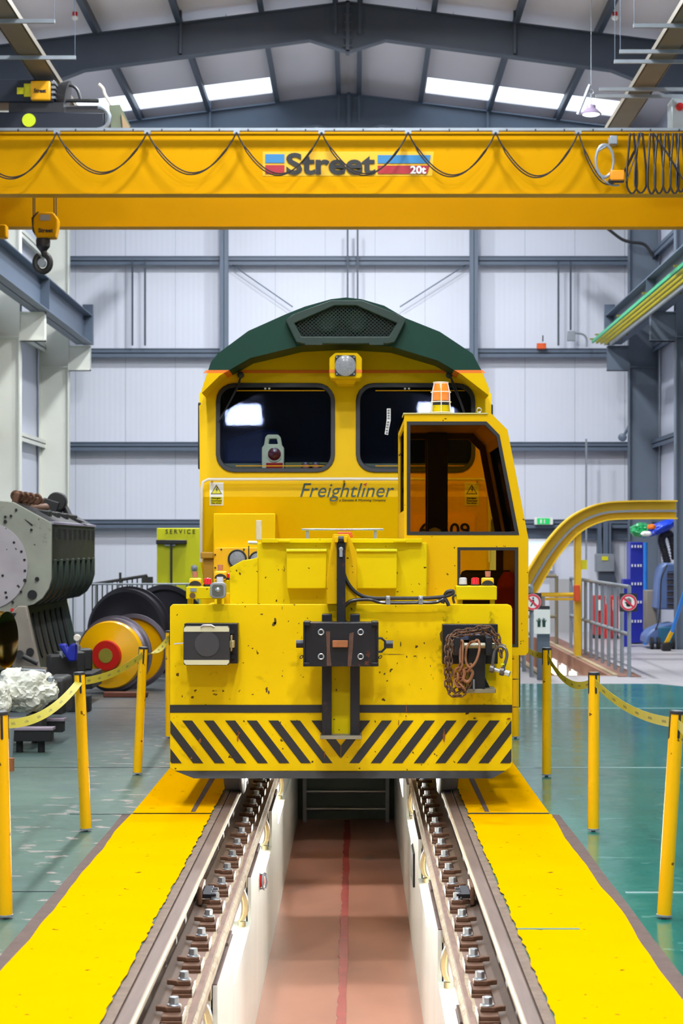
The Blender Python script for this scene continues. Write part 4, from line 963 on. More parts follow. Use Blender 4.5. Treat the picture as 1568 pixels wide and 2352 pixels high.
# light boxes
def lightbox(x0,y0,x1,y1,nm):
    b = obj(nm, MB().pbox(x0,y0,x1,y1,13.3,13.5), YHD, t, bev=.006)
    for x in (x0+10,x1-10): obj('box_leg', MB().pbox(x-5,y1,x+5,1392,13.34,13.42), YHD, b)
    return b
def beacon(x,y0,y1,m,nm,par,Y=13.4,r=.028):
    b = obj(nm+'_lamp', MB().lathe(flat(Y)(x,y1),(0,0,1),[(r,.012),(r*.93,(y1-y0)/345*.9),(r*.6,(y1-y0)/345),(.01,(y1-y0)/345)],20), m, par)
    obj('lamp_base', MB().cyl(flat(Y)(x,y1+1),flat(Y)(x,y1-4),r*1.05,n=20), BLK, b)
def estop(x,y,par,Y=13.4):
    b = obj('stop_switch', MB().pbox(x-14,y-18,x+14,y,Y-.04,Y+.04), mat('switch_yellow',(245,190,10),.4) if 'switch_yellow' not in MATS else MATS['switch_yellow'], par, bev=.01)
    m2 = MB(); m2.pp(Y-.045,[(x+14*math.cos(a),y-1-11*math.sin(a)) for a in [PI*k/10 for k in range(11)]],.01); obj('black_base', m2, BLK, b)
    obj('knob', MB().cyl(flat(Y)(x,y-20),flat(Y)(x,y-33),.017,.020,16), COPP, b)
lb = lightbox(427,1348,513,1376,'left_light_box')
estop(448,1346,lb); beacon(477,1327,1346,REDL,'red',lb)
obj('box_plug', MB().cyl(flat(13.3)(442,1368),flat(13.27)(442,1368),.02,n=16), mat('plug_brown',(110,85,50),.5,metal=.4), lb)
obj('box_label', MB().pbox(437,1351,451,1359,13.295,13.3), GAL, lb)
fl = obj('flood_light', MB().pp(13.16,rrect(482,1338,518,1374,9),.09), mat('lamp_rim',(150,152,155),.4,metal=.3), lb, bev=.004)
obj('flood_reflector', MB().pp(13.155,rrect(487,1343,513,1369,6),.01), mat('reflector',(200,198,180),.15,metal=.9,var=.3,vscale=30), fl)
obj('flood_bulb', MB().lathe(flat(13.155)(500,1355),(0,-1,0),[(.018,0),(.012,.012),(.003,.016)],16), STL, fl)
obj('white_cap', MB().cyl(flat(13.3)(505,1338),flat(13.3)(505,1325),.024,.022,18), CLRL, lb)
lb2 = obj('rear_light_box', MB().pbox(492,1332,528,1392,13.9,14.0), YHD, t, bev=.006); estop(506,1330,lb2,13.9)
beacon(525,1316,1331,REDL,'red',lb2,13.95,.02)
obj('box_stay', MB().pbox(430,1376,440,1390,13.36,13.4).pbox(515,1362,527,1390,13.45,13.5), YCB, lb, bev=.003)
rb = lightbox(1047,1346,1141,1378,'right_light_box')
beacon(1063,1326,1346,CLRL,'clear',rb); beacon(1091,1326,1346,REDL,'red',rb); estop(1120,1345,rb)
obj('cable_loop', MB().tube(smoothpath([flat(13.3)(*p) for p in ((1047,1366),(1040,1372),(1043,1386))]),.008), RBL, rb)
# cab
YC = 13.85
cabo = [(928,1392),(928,950),(1128,950),(1165,987),(1213,1237),(1213,1497),(1207,1505),(1150,1505),(1150,1392)]
wh = [(934,968),(1117,968),(1147,999),(1192,1229),(934,1229)]
wh2 = [(1050,1257),(1190,1257),(1190,1486),(1050,1486)]
whi = [(942,976),(1113,976),(1140,1003),(1182,1221),(942,1221)]
wh2i = [(1057,1264),(1182,1264),(1182,1480),(1057,1480)]
cabo2 = [(928,1505),(928,950),(1128,950),(1165,987),(1213,1237),(1213,1497),(1207,1505)]
obj('cab_front', MB().pp(YC,cabo2,.05,[wh,wh2]), YCB, t, smooth=False)
for o_,i_,nm in ((wh,whi,'upper'),(wh2,wh2i,'lower')):
    s = obj('window_border', MB().pp(YC-.003,o_,.04,[i_]), BLK, t, smooth=False)
    obj('tinted_glass', MB().pp(YC+.02,i_,.006), GTB, s, smooth=False)
# cab walls built from the same outline
cf = [flat(YC)(*p) for p in cabo2]; D = 1.95
def wall(a, b, th, name, hole=None, m=YCB):
    a = cf[a]; b = cf[b]; d = (b-a); n = V((d.z,0,-d.x)).normalized()
    q = [a+V((0,.05,0)), b+V((0,.05,0)), b+V((0,D,0)), a+V((0,D,0))]
    hl_ = []
    if hole:
        u0,u1,v0,v1 = hole
        hl_ = [[a+d*u+V((0,v*D,0)) for u,v in ((u0,v0),(u1,v0),(u1,v1),(u0,v1))]]
    o = obj(name, MB().loops(q, n*th, hl_), m, t, smooth=False)
    if hole: obj('side_glass', MB().loops([p+n*th*.5 for p in hl_[0]], n*.004), GTB, o, smooth=False)
CIN = mat('cab_inner_yellow',(200,158,20),.5)
wall(0,1,.03,'cab_wall',(.60,.96,.08,.92)); wall(1,2,.03,'cab_roof'); wall(2,3,.03,'cab_wall'); wall(3,4,.03,'cab_wall',(.1,.92,.1,.9)); wall(4,5,.03,'cab_wall',None)
rear = [(p.x,YC+D,p.z) for p in cf]
def rp(x,y): p = flat(YC)(x,y); return (p.x,YC+D,p.z)
rh1 = [rp(945,975),rp(1000,975),rp(1000,1240),rp(945,1240)]
rh2 = [rp(1058,975),rp(1112,975),rp(1142,1003),rp(1186,1240),rp(1058,1240)]
rh3 = [rp(1075,1262),rp(1185,1262),rp(1185,1370),rp(1075,1370)]
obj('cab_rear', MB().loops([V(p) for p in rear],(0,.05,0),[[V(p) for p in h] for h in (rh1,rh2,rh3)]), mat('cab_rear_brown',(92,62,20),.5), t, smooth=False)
for h in (rh1,rh2): obj('rear_glass', MB().loops([V(p)+V((0,.02,0)) for p in h],(0,.005,0)), GTB, t, smooth=False)
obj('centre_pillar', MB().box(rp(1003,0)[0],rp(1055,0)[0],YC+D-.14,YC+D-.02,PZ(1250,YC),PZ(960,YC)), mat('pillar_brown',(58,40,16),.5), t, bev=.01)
obj('seat_back', MB().obox(flat(YC+1.3)(1125,1400),.45,.12,.6), mat('seat_dark',(60,50,44),.7), t, bev=.04)
o = obj('orange_jacket', MB().lathe(flat(YC+.9)(1166,1400),(0,0,1),[(.05,-.25),(.10,-.1),(.10,.1),(.07,.22),(.03,.28)],14), mat('jacket_orange',(235,80,20),.7,bump=.5,bscale=15)); tag(o,'bright orange jacket hanging inside the lower cab window','jacket')
o = obj('white_globe', MB().lathe(flat(YC+.25)(998,1236),(0,0,1),[(.02,-.05),(.05,-.03),(.055,.02),(.04,.06),(.01,.075)],24), mat('globe_grey',(170,158,140),.5,bump=.3)); tag(o,'rounded grey cap visible low in the cab window beside number','cap')
obj('lifting_eye', MB().ring(flat(14.2)(1100,942),(0,1,0),.016,.004), STL, t)
obj('gutter_cap', MB().pbox(926,948,1120,951,YC-.01,YC+.4), mat('gutter_cream',(190,180,120),.5,grime=1), t)
# rotating beacon on cab
bc = obj('beacon_base', MB().lathe(flat(14.05)(1012,949),(0,0,1),[(.062,0),(.062,.01),(.058,.05),(.058,.055)],24), YHD, t)
obj('beacon_collar', MB().lathe(flat(14.05)(1012,932),(0,0,1),[(.056,0),(.058,.03),(.055,.035)],24), BLK, bc)
obj('amber_dome', MB().lathe(flat(14.05)(1012,921),(0,0,1),[(.053,0),(.055,.01),(.052,.10),(.046,.118),(.02,.125)],28), AMB, bc)
c0 = flat(14.05)(1012,948)
gd = MB()
for r,h in ((.076,.0),(.071,.075),(.069,.145),(.052,.212)): gd.ring(c0+V((0,0,h)),(0,0,1),r,.0038,32,6)
for k in range(6):
    a = PI/2+PI*k/3; d = V((math.cos(a),math.sin(a),0))
    gd.tube([c0+d*r+V((0,0,h)) for r,h in ((.076,0),(.071,.075),(.069,.145),(.052,.212),(.0,.216))],.0038,6)
obj('wire_guard', gd, CRM, bc)
# wheels, steps
for sg in (-1,1):
    for y in (14.22,15.7):
        wc = V((TC+sg*.742,y,.402))
        w_ = obj('rail_wheel', MB().lathe(wc,(sg,0,0),[(.1,-.055),(.415,-.055),(.43,-.045),(.43,-.036),(.405,-.028),(.399,.08),(.35,.085),(.33,.05),(.1,.05)],48), STL, t)
        obj('axle_hub', MB().cyl(wc,wc+V((sg*.12,0,0)),.11,n=20), BLK, w_)
for y in (14.22,15.7): obj('axle', MB().cyl((TC-.75,y,.4),(TC+.75,y,.4),.06), BLK, t)
st = obj('step_frame', MB().tube([flat(13.7)(*p) for p in ((1177,1560),(1193,1560),(1193,1505))],.004,6).tube([flat(13.7)(*p) for p in ((1177,1624),(1193,1624),(1193,1560))],.004,6), BLK, t)
obj('underbody', MB().box(TC-.55,TC+.55,13.5,16.0,.24,.4), DRK, t)
# chain, big ring, shackle
def link(mb, c, d, side, L=.052, W=.034, r=.0055):
    d = d.normalized(); s = (side-d*side.dot(d)).normalized(); pts = []
    for k in range(14):
        a = 2*PI*k/14; u = math.cos(a)*W/2; v_ = math.sin(a)*W/2+(L-W)/2*(1 if math.sin(a)>=0 else -1)
        pts.append(c+s*u+d*v_)
    mb.tube(pts, r, 7, True)
def chain(path, pitch=.037, **k):
    pts = smoothpath(path,8); mb = MB(); acc = 0; i = 0; nxt = 0
    for a,b in zip(pts,pts[1:]):
        L = (b-a).length
        while nxt <= acc+L and L>0:
            p = a+(b-a)*((nxt-acc)/L); d = b-a
            nrm = V((0,1,0)); per = d.cross(nrm).normalized()
            s = (per+nrm*.45) if i%2 else (nrm-per*.45)
            link(mb, p, d, s, **k); nxt += pitch; i += 1
        acc += L
    return mb
PCh = lambda x,y,d=0: flat(12.84+d)(x,y)
path = [PCh(*p) for p in ((1150,1502,.0),(1148,1482,.02),(1141,1462,.04),(1130,1450,.05),(1118,1441,.05),(1100,1443,.05),(1080,1448,.05),(1055,1451,.05),(1038,1458,.04),(1029,1470,.02),(1026,1490,.0),(1026,1520,-.02),(1026,1550,-.02),(1027,1575,-.02),(1034,1590,-.03),(1047,1598,-.03),(1060,1594,-.03),(1070,1582,-.02),(1078,1566,-.02))]
t = thing('steel_chain','dark brown steel chain draped over the right hook mount of the plate','chain',PCh(1030,1600))
obj('chain_links', chain(path), RST, t)
path = [PCh(*p) for p in ((1138,1474,.03),(1126,1458,.05),(1112,1452,.05),(1095,1452,.05),(1070,1456,.05),(1050,1458,.05),(1037,1466,.02),(1034,1490,.02),(1033,1520,.01),(1033,1550,.0),(1033,1575,.0),(1042,1586,-.0),(1055,1580,-.01),(1062,1568,-.02),(1066,1552,-.02),(1060,1540,-.02))]
obj('return_links', chain(path), RST, t)
t = thing('chain_sling','rusty orange oval ring and short chain hanging from the hook pin','chain',PCh(1070,1560))
RR = mat('rusty_ring',(150,98,62),.6,metal=.2,var=.35,vscale=20)
def oval(pts,r,mb): return mb.tube(smoothpath([PCh(*p) for p in pts]+[PCh(*pts[0])],5),r,8)
obj('oval_ring', oval(((1090,1474,-.03),(1096,1470,-.0),(1101,1480,-.03),(1099,1500,-.05),(1092,1520,-.06),(1082,1532,-.06),(1074,1530,-.04),(1069,1515,.02),(1071,1490,.03),(1080,1476,.03)),.0085,MB()), RR, t)
obj('slim_ring', oval(((1060,1471,-.02),(1063,1476,-.03),(1062,1500,-.05),(1061,1530,-.05),(1058,1536,-.03),(1056,1510,.0),(1058,1480,.03)),.0075,MB()), RR, t)
obj('sling_links', chain([PCh(*p) for p in ((1076,1534,-.04),(1068,1544,-.03),(1060,1556,-.03),(1056,1572,-.03),(1064,1584,-.03))],L=.06,W=.04,r=.007), RR, t)
obj('hanging_links', chain([PCh(*p) for p in ((1056,1532,-.04),(1050,1545,-.03),(1048,1560,-.03),(1054,1574,-.04))],L=.06,W=.042,r=.0065), RR, t)
obj('grab_hook', MB().tube(smoothpath([PCh(*p) for p in ((1064,1535,-.05),(1066,1548,-.05),(1064,1560,-.05),(1072,1566,-.05),(1080,1560,-.05),(1085,1545,-.05),(1080,1538,-.05))]),.011,8), RR, t)
t = thing('bow_shackle','dark steel bow shackle with silver pin at the right end of the hook pin','shackle',PCh(1145,1550))
obj('bow', MB().tube(smoothpath([PCh(*p) for p in ((1130,1535,0),(1132,1515,.0),(1136,1495,.01),(1147,1485,.0),(1160,1490,-.02),(1164,1505,-.03),(1159,1525,-.04),(1154,1540,-.04))]),.010,10), mat('shackle_steel',(98,92,88),.35,metal=.6), t)
obj('bow_eye', MB().lathe(PCh(1130,1536,-.01),(1,-.3,-.2),[(.012,-.012),(.026,-.012),(.026,.012),(.012,.012)],18).lathe(PCh(1153,1542,-.04),(1,-.3,-.2),[(.012,-.012),(.028,-.012),(.028,.012),(.012,.012)],18), MATS['shackle_steel'], t)
obj('shackle_pin', MB().cyl(PCh(1128,1535,0),PCh(1168,1548,-.05),.0125).cyl(PCh(1160,1545,-.045),PCh(1170,1548,-.055),.02,n=6), STL, t)
obj('yellow_tag', MB().cyl(PCh(1154,1524,-.04),PCh(1154,1527,-.04),.014), LIM, t)
# ============================================================ BARRIER POSTS AND BELTS
tops = {}
def post(key, X, Y, H, lx, ly, lab, m=YPO):
    a = math.atan2(lx,H); t = thing('barrier_post', lab, 'post', (X,Y,0), 'yellow belt barrier posts'); up = V((lx,ly,H)); d = up.normalized(); o = V((X,Y,0))
    r = .0335
    obj('tube', MB().cyl(o+d*.02,o+d*(H-.008),r,n=28), m, t)
    obj('foot', MB().lathe(o,d,[(.012,.0),(.014,.008),(.037,.011),(.037,.019),(.03,.021)],28), GAL, t)
    cp_ = obj('cap', MB().lathe(o+d*(H-.012),d,[(.036,0),(.036,.012),(.033,.016)],28), BLK, t)
    obj('cap_disc', MB().cyl(o+d*(H+.003),o+d*(H+.005),.028,n=24), GAL, cp_)
    for k in range(4):
        q = PI*.5*k+.25+PI; e = V((math.cos(q),math.sin(q),0)); s_ = d.cross(e).normalized()
        cc = o+d*(H-.065)+e*r
        obj('belt_slot', MB().loops([cc+s_*x+d*z-e*.004 for x,z in ((-.006,.055),(.006,.055),(.006,-.055),(0,-.062),(-.006,-.055))], e*.0065), BLK, t)
    tops[key] = o+d*(H-.055)
post('R1',1.447,15.04,.968,.002,0,'farthest clear yellow post of the right barrier row')
post('R2',1.455,12.16,.968,.004,0,'middle yellow post of the right barrier row')
post('R3',1.447,9.33,.972,.062,0,'nearest yellow post on the right, leaning outward at its top')
post('R0',1.45,18.0,.968,0,0,'right barrier post half hidden behind the tractor cab')
post('L0',-1.68,18.0,.968,0,0,'left barrier post mostly hidden behind the chevron plate')
post('L1',-1.655,15.14,.97,.046,0,'farthest clear yellow post of the left barrier row')
post('L2',-1.642,12.16,.97,-.041,0,'middle yellow post of the left barrier row with curled tape mark')
post('L3',-1.637,9.33,.966,-.022,0,'nearest yellow post on the left, cut by the photo edge')
tops['RX'] = V((1.50,6.9,.91)); tops['LX'] = V((-1.66,6.7,.91))
def belt(a, b, sag, lab, tw=0.0, tw1=0.0, dk=False):
    A = tops[a]; B = tops[b]; d = (B-A).normalized(); A = A+d*.036; B = B-d*.036
    t = thing('barrier_belt', lab, 'belt', (A+B)/2, 'yellow barrier belts'); n = 30; m_ = MB(); vs = []
    side = d.cross(V((0,0,1))).normalized()
    for i in range(n+1):
        u = i/n; p = A+(B-A)*u-V((0,0,sag*4*u*(1-u))); ang = tw+(tw1-tw)*u
        w_ = V((0,0,1))*math.cos(ang)+side*math.sin(ang); nn = side*math.cos(ang)-V((0,0,1))*math.sin(ang)
        vs += [p+w_*.024+nn*.0007, p-w_*.024+nn*.0007, p-w_*.024-nn*.0007, p+w_*.024-nn*.0007]
    m_.v = vs; 
    for i in range(n):
        q = 4*i; m_.f += [[q+j,q+(j+1)%4,q+4+(j+1)%4,q+4+j] for j in range(4)]
    obj('webbing', m_, WEB, t)
    pm = MB()
    for k in range(6):
        u = .12+.15*k; p = A+(B-A)*u-V((0,0,sag*4*u*(1-u))); ang = tw+(tw1-tw)*u
        w_ = V((0,0,1))*math.cos(ang)+side*math.sin(ang); nn = side*math.cos(ang)-V((0,0,1))*math.sin(ang); dd = d.copy(); dd.z -= sag*4*(1-2*u)/(B-A).length
        for j in range(9):
            c_ = p+dd*(.014*j)-w_*.002; 
            for s_ in (1,-1): pm.loops([c_+nn*s_*.0009+dd*x+w_*z for x,z in ((0,.008),(.008,.008*(1 if j%2 else .4)),(.006,-.006),(.001,-.006))], nn*s_*.0004)
    obj('printed_text', pm, mat('belt_print',(110,105,60),.6) if 'belt_print' not in MATS else MATS['belt_print'], t, smooth=False)
belt('R2','R3',.05,'belt between the middle and the nearest right posts')
belt('R1','R2',.10,'belt sagging between the farthest and the middle right posts')
belt('R0','R1',.05,'short visible belt from behind the cab to the farthest right post')
belt('RX','R3',.05,'belt leaving the nearest right post toward the camera')
belt('L2','L3',.07,'twisted belt between the middle and nearest left posts',1.3,.25)
belt('L1','L2',.04,'taut belt between the farthest and middle left posts',.1,.1)
belt('L0','L1',.05,'twisted belt running from the farthest left post behind the plate',.2,2.4)
# ============================================================ LEFT MACHINERY
t = thing('engine_block','large stripped diesel engine block with pale end plate and dark ribbed side','engine',(-4.0,23,0))
YE = 21.7; P = flat(YE)
sec = [(-90,1148),(0,1150),(30,1153),(118,1201),(118,1330),(112,1352),(98,1374),(78,1388),(60,1393),(38,1393),(30,1412),(-90,1412)]
ep = obj('end_plate', MB().pp(YE,sec,.06), ENG, t, bev=.006)
obj('round_cover', MB().pp(YE-.015,clip(circ(-30,1300,94,40,100),1,1402,True),.016), ENL, ep, bev=.003)
for x,y,r in ((74,1366,11),(12,1198,4),(12,1187,3),(25,1185,3),(37,1171,3),(72,1217,3),(32,1246,3),(49,1267,3),(56,1286,3),(57,1311,3),(57,1333,4),(48,1359,3),(13,1361,3),(29,1383,3),(15,1372,3),(6,1322,3),(85,1330,5)):
    obj('bolt_hole', MB().cyl(flat(YE-.02)(x,y),flat(YE+.02)(x,y),r/211,n=16), DRK, ep)
obj('slot_mark', MB().pp(YE-.003,[(55,1192),(60,1194),(76,1206),(73,1209)],.004), DRK, ep)
obj('red_dot', MB().cyl(flat(YE-.02)(28,1401),flat(YE)(28,1401),.02), REDP, ep)
w3 = [P(*p)+V((0,.06,0)) for p in sec]
upper = clip(sec,1,1290,True)
obj('upper_casing', MB().loops([P(*p)+V((0,.06,0)) for p in upper],(0,3.55,0)), END, t, smooth=False)
low_ = [(-90,1290),(112,1290),(112,1328),(104,1350),(92,1368),(72,1380),(-90,1385)]
obj('lower_casing', MB().loops([P(x-9,y)+V((0,.06,0)) for x,y in low_],(0,3.5,0)), DRK, t, smooth=False)
fin = [(60,1285),(119,1285),(119,1330),(112,1354),(98,1376),(78,1390),(55,1394)]
for k in range(8):
    y0 = .18+.46*k
    obj('cooling_rib', MB().loops([P(*p)+V((0,y0,0)) for p in fin],(0,.20,0)), ENGN, t, bev=.01)
for k in range(9): obj('casing_stud', MB().obox(P(119,1226)+V((0,.25+.4*k,0)),.03,.05,.12), END, t)
obj('casing_ledge', MB().loops([P(*p)+V((0,.06,0)) for p in ((112,1197),(121,1199),(121,1204),(114,1204))],(0,3.56,0)), mat('ledge_lilac',(150,142,160),.5), t)
for k in range(7):
    obj('rocker_arm', MB().obox(flat(22.0+.18*k)(34+9*k,1160+2.0*k),.07,.12,.30,0,0,.25), RST, t, bev=.02)
for x in (36,46,58,70,85): obj('rocker_tube', MB().ring(flat(22.1)(x,1139+(x-36)*.15),(.2,1,.1),.045,.02,14,6), RST, t)
obj('rusty_shaft', MB().cyl(flat(21.95)(24,1172),flat(23.2)(104,1166),.05), RST, t)
obj('round_boss', MB().cyl(flat(23.8)(130,1152),flat(24.3)(134,1152),.115,n=24).obox(flat(24.0)(118,1172),.2,.5,.25,0,0,.3), END, t, bev=.015)
for k in range(4): obj('top_block', MB().obox(flat(22.6+.55*k)(88+20*k,1186+3*k),.28,.2,.16,0,0,.12), END, t, bev=.015)
obj('brace_arm', MB().loops([flat(24.2)(*p) for p in ((140,1160),(146,1158),(160,1185),(196,1200),(150,1198))],(0,.3,0)), END, t)
lower = [(-90,1395),(60,1392),(93,1542),(-90,1542)]
obj('crankcase', MB().loops([flat(21.95)(*p) for p in lower],(0,3.1,0)), ENGN, t, bev=.01)
for k in range(6):
    pts = []
    for j in range(12):
        a = 2*PI*j/12; yy = 22.25+.42*k+.10*math.cos(a); py = 1462+52*math.sin(a)
        x = 62+(py-1392)*.218; p = flat(21.95)(x,py); pts.append(V((p.x-.01,yy,p.z)))
    obj('crankcase_slot', MB().loops(pts,(.016,0,0)), DRK, t)
leg = obj('stand_leg', MB().pp(21.55,[(22,1412),(40,1392),(60,1392),(98,1575),(30,1575)],.12), mat('leg_beige_grey',(150,140,126),.6,var=.3,vscale=4,speck=.5,spscale=14), t, bev=.01)
obj('leg_hole', MB().cyl(flat(21.52)(69,1497),flat(21.6)(69,1497),.042,n=20), DRK, leg)
obj('leg_notch', MB().pp(21.545,[(18,1408),(38,1408),(27,1429)],.01), DRK, leg)
obj('lever', MB().cyl(flat(21.45)(45,1503),flat(21.45)(86,1524),.028).cyl(flat(21.42)(45,1503),flat(21.55)(45,1503),.045), END, leg)
t = thing('engine_stand','low dark steel skid frame under the engine block','stand',(-3.9,22.5,0))
obj('skid', MB().box(PX(-90,20.8),PX(205,20.8),20.8,21.0,.0,.17), DRK, t, bev=.01)
obj('skid', MB().box(PX(-90,21),PX(190,21),21.75,22.6,.17,.34), DRK, t, bev=.01)
obj('skid', MB().box(PX(-90,21),-3.4,22.6,25.6,.17,.34), DRK, t, bev=.01)
obj('skid_beam', MB().box(-3.65,-3.42,21.0,25.4,.0,.17), END, t, bev=.01)
for y in (21.2,21.8,22.4): obj('clamp_block', MB().obox((-3.12,y,.46),.3,.26,.24,.3), END, t, bev=.02)
for k in range(4): obj('shiny_stud', MB().cyl((-3.1,21.1+.4*k,.55),(-3.1,21.1+.4*k,.62),.03), STL, t)
m_ = MB().pp(20.9,[(132,1480),(150,1478),(155,1490),(161,1479),(175,1478),(175,1519),(158,1520),(150,1508)],.12)
o = obj('blue_bracket', m_, BLN, bev=.02); tag(o,'bright blue notched bracket hanging at the foot of the engine block','bracket')
obj('bracket_knob', MB().lathe(flat(20.9)(178,1465),(0,-1,0),[(.02,0),(.04,.02),(.03,.05)],14).cyl(flat(20.92)(178,1465),flat(20.92)(178,1480),.015), CRM, o)
# wheelsets
def wheelset(c, yaw, r, mface, lab, mrim, second=1.45, hub=None, disc=None):
    t = thing('wheelset', lab, 'wheelset', (c[0],c[1],0)); ax = V((math.sin(yaw),math.cos(yaw),0)); c = V(c)
    def wheel(q, s, m, nm):
        w_ = obj(nm, MB().lathe(q, ax*s, [(r*.93,0),(r,.012),(r,.11),(r*1.06,.118),(r*1.06,.14),(r*.95,.15),(r*.9,.12),(r*.93,0)],64,False), mrim, t)
        obj('wheel_face', MB().lathe(q, ax*s, [(.12,-.05),(r*.25,-.04),(r*.3,.01),(r*.62,.05),(r*.82,.015),(r*.93,.002),(r*.93,.1),(.12,.1)],56), m, w_)
        return w_
    w_ = wheel(c, 1, mface, 'front_wheel'); wheel(c+ax*second, -1, mface, 'rear_wheel')
    obj('axle', MB().cyl(c-ax*.18, c+ax*(second+.18), .085, n=24), WHB, t)
    obj('axle_collar', MB().lathe(c-ax*.01,-ax,[(.15,0),(.15,.03),(.10,.05),(.10,.17),(.07,.18)],28), mface, t)
    if hub:
        h_ = obj('hub_cap', MB().lathe(c-ax*.14,-ax,[(.17,0),(.18,.02),(.17,.06),(.02,.062)],32), hub, t)
        obj('hub_plate', MB().lathe(c-ax*.202,-ax,[(.085,0),(.085,.006),(.01,.007)],28), mat('hub_olive',(150,140,50),.4,var=.3), h_)
    if disc: obj('gear_cover', MB().lathe(c-ax*.02,-ax,[(.39,-.12),(.40,.02),(.385,.06),(.30,.075),(.20,.12),(.12,.13)],56), mface, t)
    return t
wheelset((PX(288,26.0),26.0,.60), .36, .57, WHB, 'black painted railway wheelset standing at the back left of the tractor', WHB, 1.3)
YWF = mat('wheel_yellow',(245,180,0),.25,coat=.5)
YW_ = 23.4; wheelset((PX(256,YW_),YW_,.455), .22, .43, YWF, 'smaller wheelset with glossy yellow face and red hub cap', mat('wheel_rim_steel',(120,112,122),.3,metal=.6), .9, REDP, True)
o = obj('wheel_chock', MB().obox((PX(290,22.9),22.85,.03),.5,.14,.06), mat('chock_red_brown',(100,50,30),.6), bev=.01); tag(o,'flat reddish timber under the yellow wheelset','chock')
# plastic wrapped component on a trolley
t = thing('wrapped_component','machine part wrapped in crumpled clear plastic at the left edge','machine part',(PX(40,17.3),17.3,.2))
def crumple(c, sx, sy, sz, seed, sub=5):
    bm = bmesh.new(); bmesh.ops.create_icosphere(bm, subdivisions=sub, radius=1)
    mb = MB(); 
    for v in bm.verts:
        p = v.co; n1 = mnoise.noise(p*1.7+V((seed,0,0))); n2 = abs(mnoise.noise(p*4.2+V((0,seed,0)))); n3 = abs(mnoise.noise(p*9+V((0,0,seed))))
        q = p*(1+.22*n1-.20*n2-.09*n3); q = V((max(-1,min(1,q.x)), max(-1,min(1,q.y)), max(-.85,min(.95,q.z))))
        mb.v.append(V((c[0]+q.x*sx, c[1]+q.y*sy, c[2]+q.z*sz)))
    mb.f = [[v.index for v in f.verts] for f in bm.faces]; bm.free(); return mb
def crm(*a): return crumple(*a)
c = flat(17.3)(58,1586); obj('plastic_wrap', crm((c.x,c.y,c.z),.29,.30,.21,2.0), PLA, t)
c = flat(16.9)(-8,1608); obj('plastic_bundle', crm((c.x,c.y,c.z),.13,.2,.17,6.0), PLA, t)
obj('steel_sleeve', MB().cyl(flat(17.3)(50,1546),flat(17.3)(106,1549),.062,n=24), CHR, t)
obj('sleeve_collar', MB().cyl(flat(17.3)(102,1553),flat(17.3)(108,1553),.062,n=24), CHR, t)
obj('shaft_end', MB().pbox(107,1555,121,1579,17.25,17.35), GAL, t, bev=.01)
for y in (1568,1598): obj('stud', MB().cyl(flat(17.3)(119,y),flat(17.3)(131,y),.016,n=10), CHR, t)
obj('dark_core', MB().pbox(100,1556,150,1642,17.6,18.1), END, t, bev=.04)
o = obj('polished_ring', MB().lathe(flat(19.5)(-6,1470),(1,-.25,.0),[(.20,-.12),(.28,-.10),(.29,-.06),(.265,-.05),(.265,.04),(.29,.05),(.28,.1),(.2,.11)],48), mat('gold_chrome',(200,170,80),.1,metal=1.0)); tag(o,'polished gold and chrome flanged cylinder at the left edge','cylinder')
t = thing('parts_dolly','low dolly of black box beams carrying the wrapped part','dolly',(PX(60,17),17,0))
for x0,y0,x1,Yd in ((30,1672,118,16.7),(58,1651,144,17.5)):
    b_ = obj('box_beam', MB().pbox(x0-80,y0+4,x1,y0+31,Yd,Yd+.14), DRK, t, bev=.004)
    obj('beam_plate', MB().pbox(x0-80,y0,x1+3,y0+6,Yd-.01,Yd+.15), mat('plate_lilac',(150,135,148),.4,metal=.3) if 'plate_lilac' not in MATS else MATS['plate_lilac'], b_, bev=.002)
obj('upright', MB().pbox(60,1642,95,1676,17.0,17.3), END, t)
obj('jack_leg', MB().cyl(flat(16.3)(24,1660),flat(16.3)(22,1742),.035,.025,16), GAL, t)
obj('red_pad', MB().cyl((PX(24,15.4),15.4,.0),(PX(24,15.4),15.4,.1),.03,n=16), RSO, t)
for x,y in ((PX(45,16.8),16.8),(PX(95,16.8),16.8),(PX(80,17.6),17.6)): obj('castor', MB().cyl((x,y,.0),(x,y,.1),.03), DRK, t)
# left background
t = thing('service_cabinet','bright lime yellow tall cabinet behind the left of the tractor','cabinet',(PX(420,30),30,0))
obj('carcass', MB().box(PX(360,30),PX(560,30),30,30.7,0,PZ(1213,30)), mat('lime_yellow',(222,224,8),.45,var=.05), t, bev=.01)
obj('black_bar', MB().pbox(358,1240,428,1250,29.9,30.05), BLK, t, bev=.01)  # plain black bar across the cabinet front
obj('lip_bracket', MB().pbox(378,1250,402,1254,29.92,29.97), GAL, t)
obj('centre_pole', MB().box(PX(391,29.93),PX(396,29.93),29.9,29.93,.1,PZ(1250,29.93)), BLK, t)
text('lettering','S E R V I C E',flat(29.99),380,1216,448,1226,TXB,t,bold=.02)
obj('small_dial', MB().lathe(flat(29.95)(446,1305),(0,-1,0),[(.05,0),(.05,.03),(.02,.04)],16), GAL, t)
def fence(name,label,pa,pb,n,m=GAL,top=1.17,mid=.6,r=.02):
    t = thing(name,label,'fence',((pa[0]+pb[0])/2,(pa[1]+pb[1])/2,0))
    A = V((pa[0],pa[1],0)); B = V((pb[0],pb[1],0))
    for z,nm in ((top,'top_rail'),(mid,'mid_rail')): obj(nm, MB().cyl(A+V((0,0,z)),B+V((0,0,z)),r,n=10), m, t)
    for k in range(n): p = A+(B-A)*(k/(n-1)); obj('upright', MB().cyl(p,p+V((0,0,top)),r,n=8), m, t)
    return t
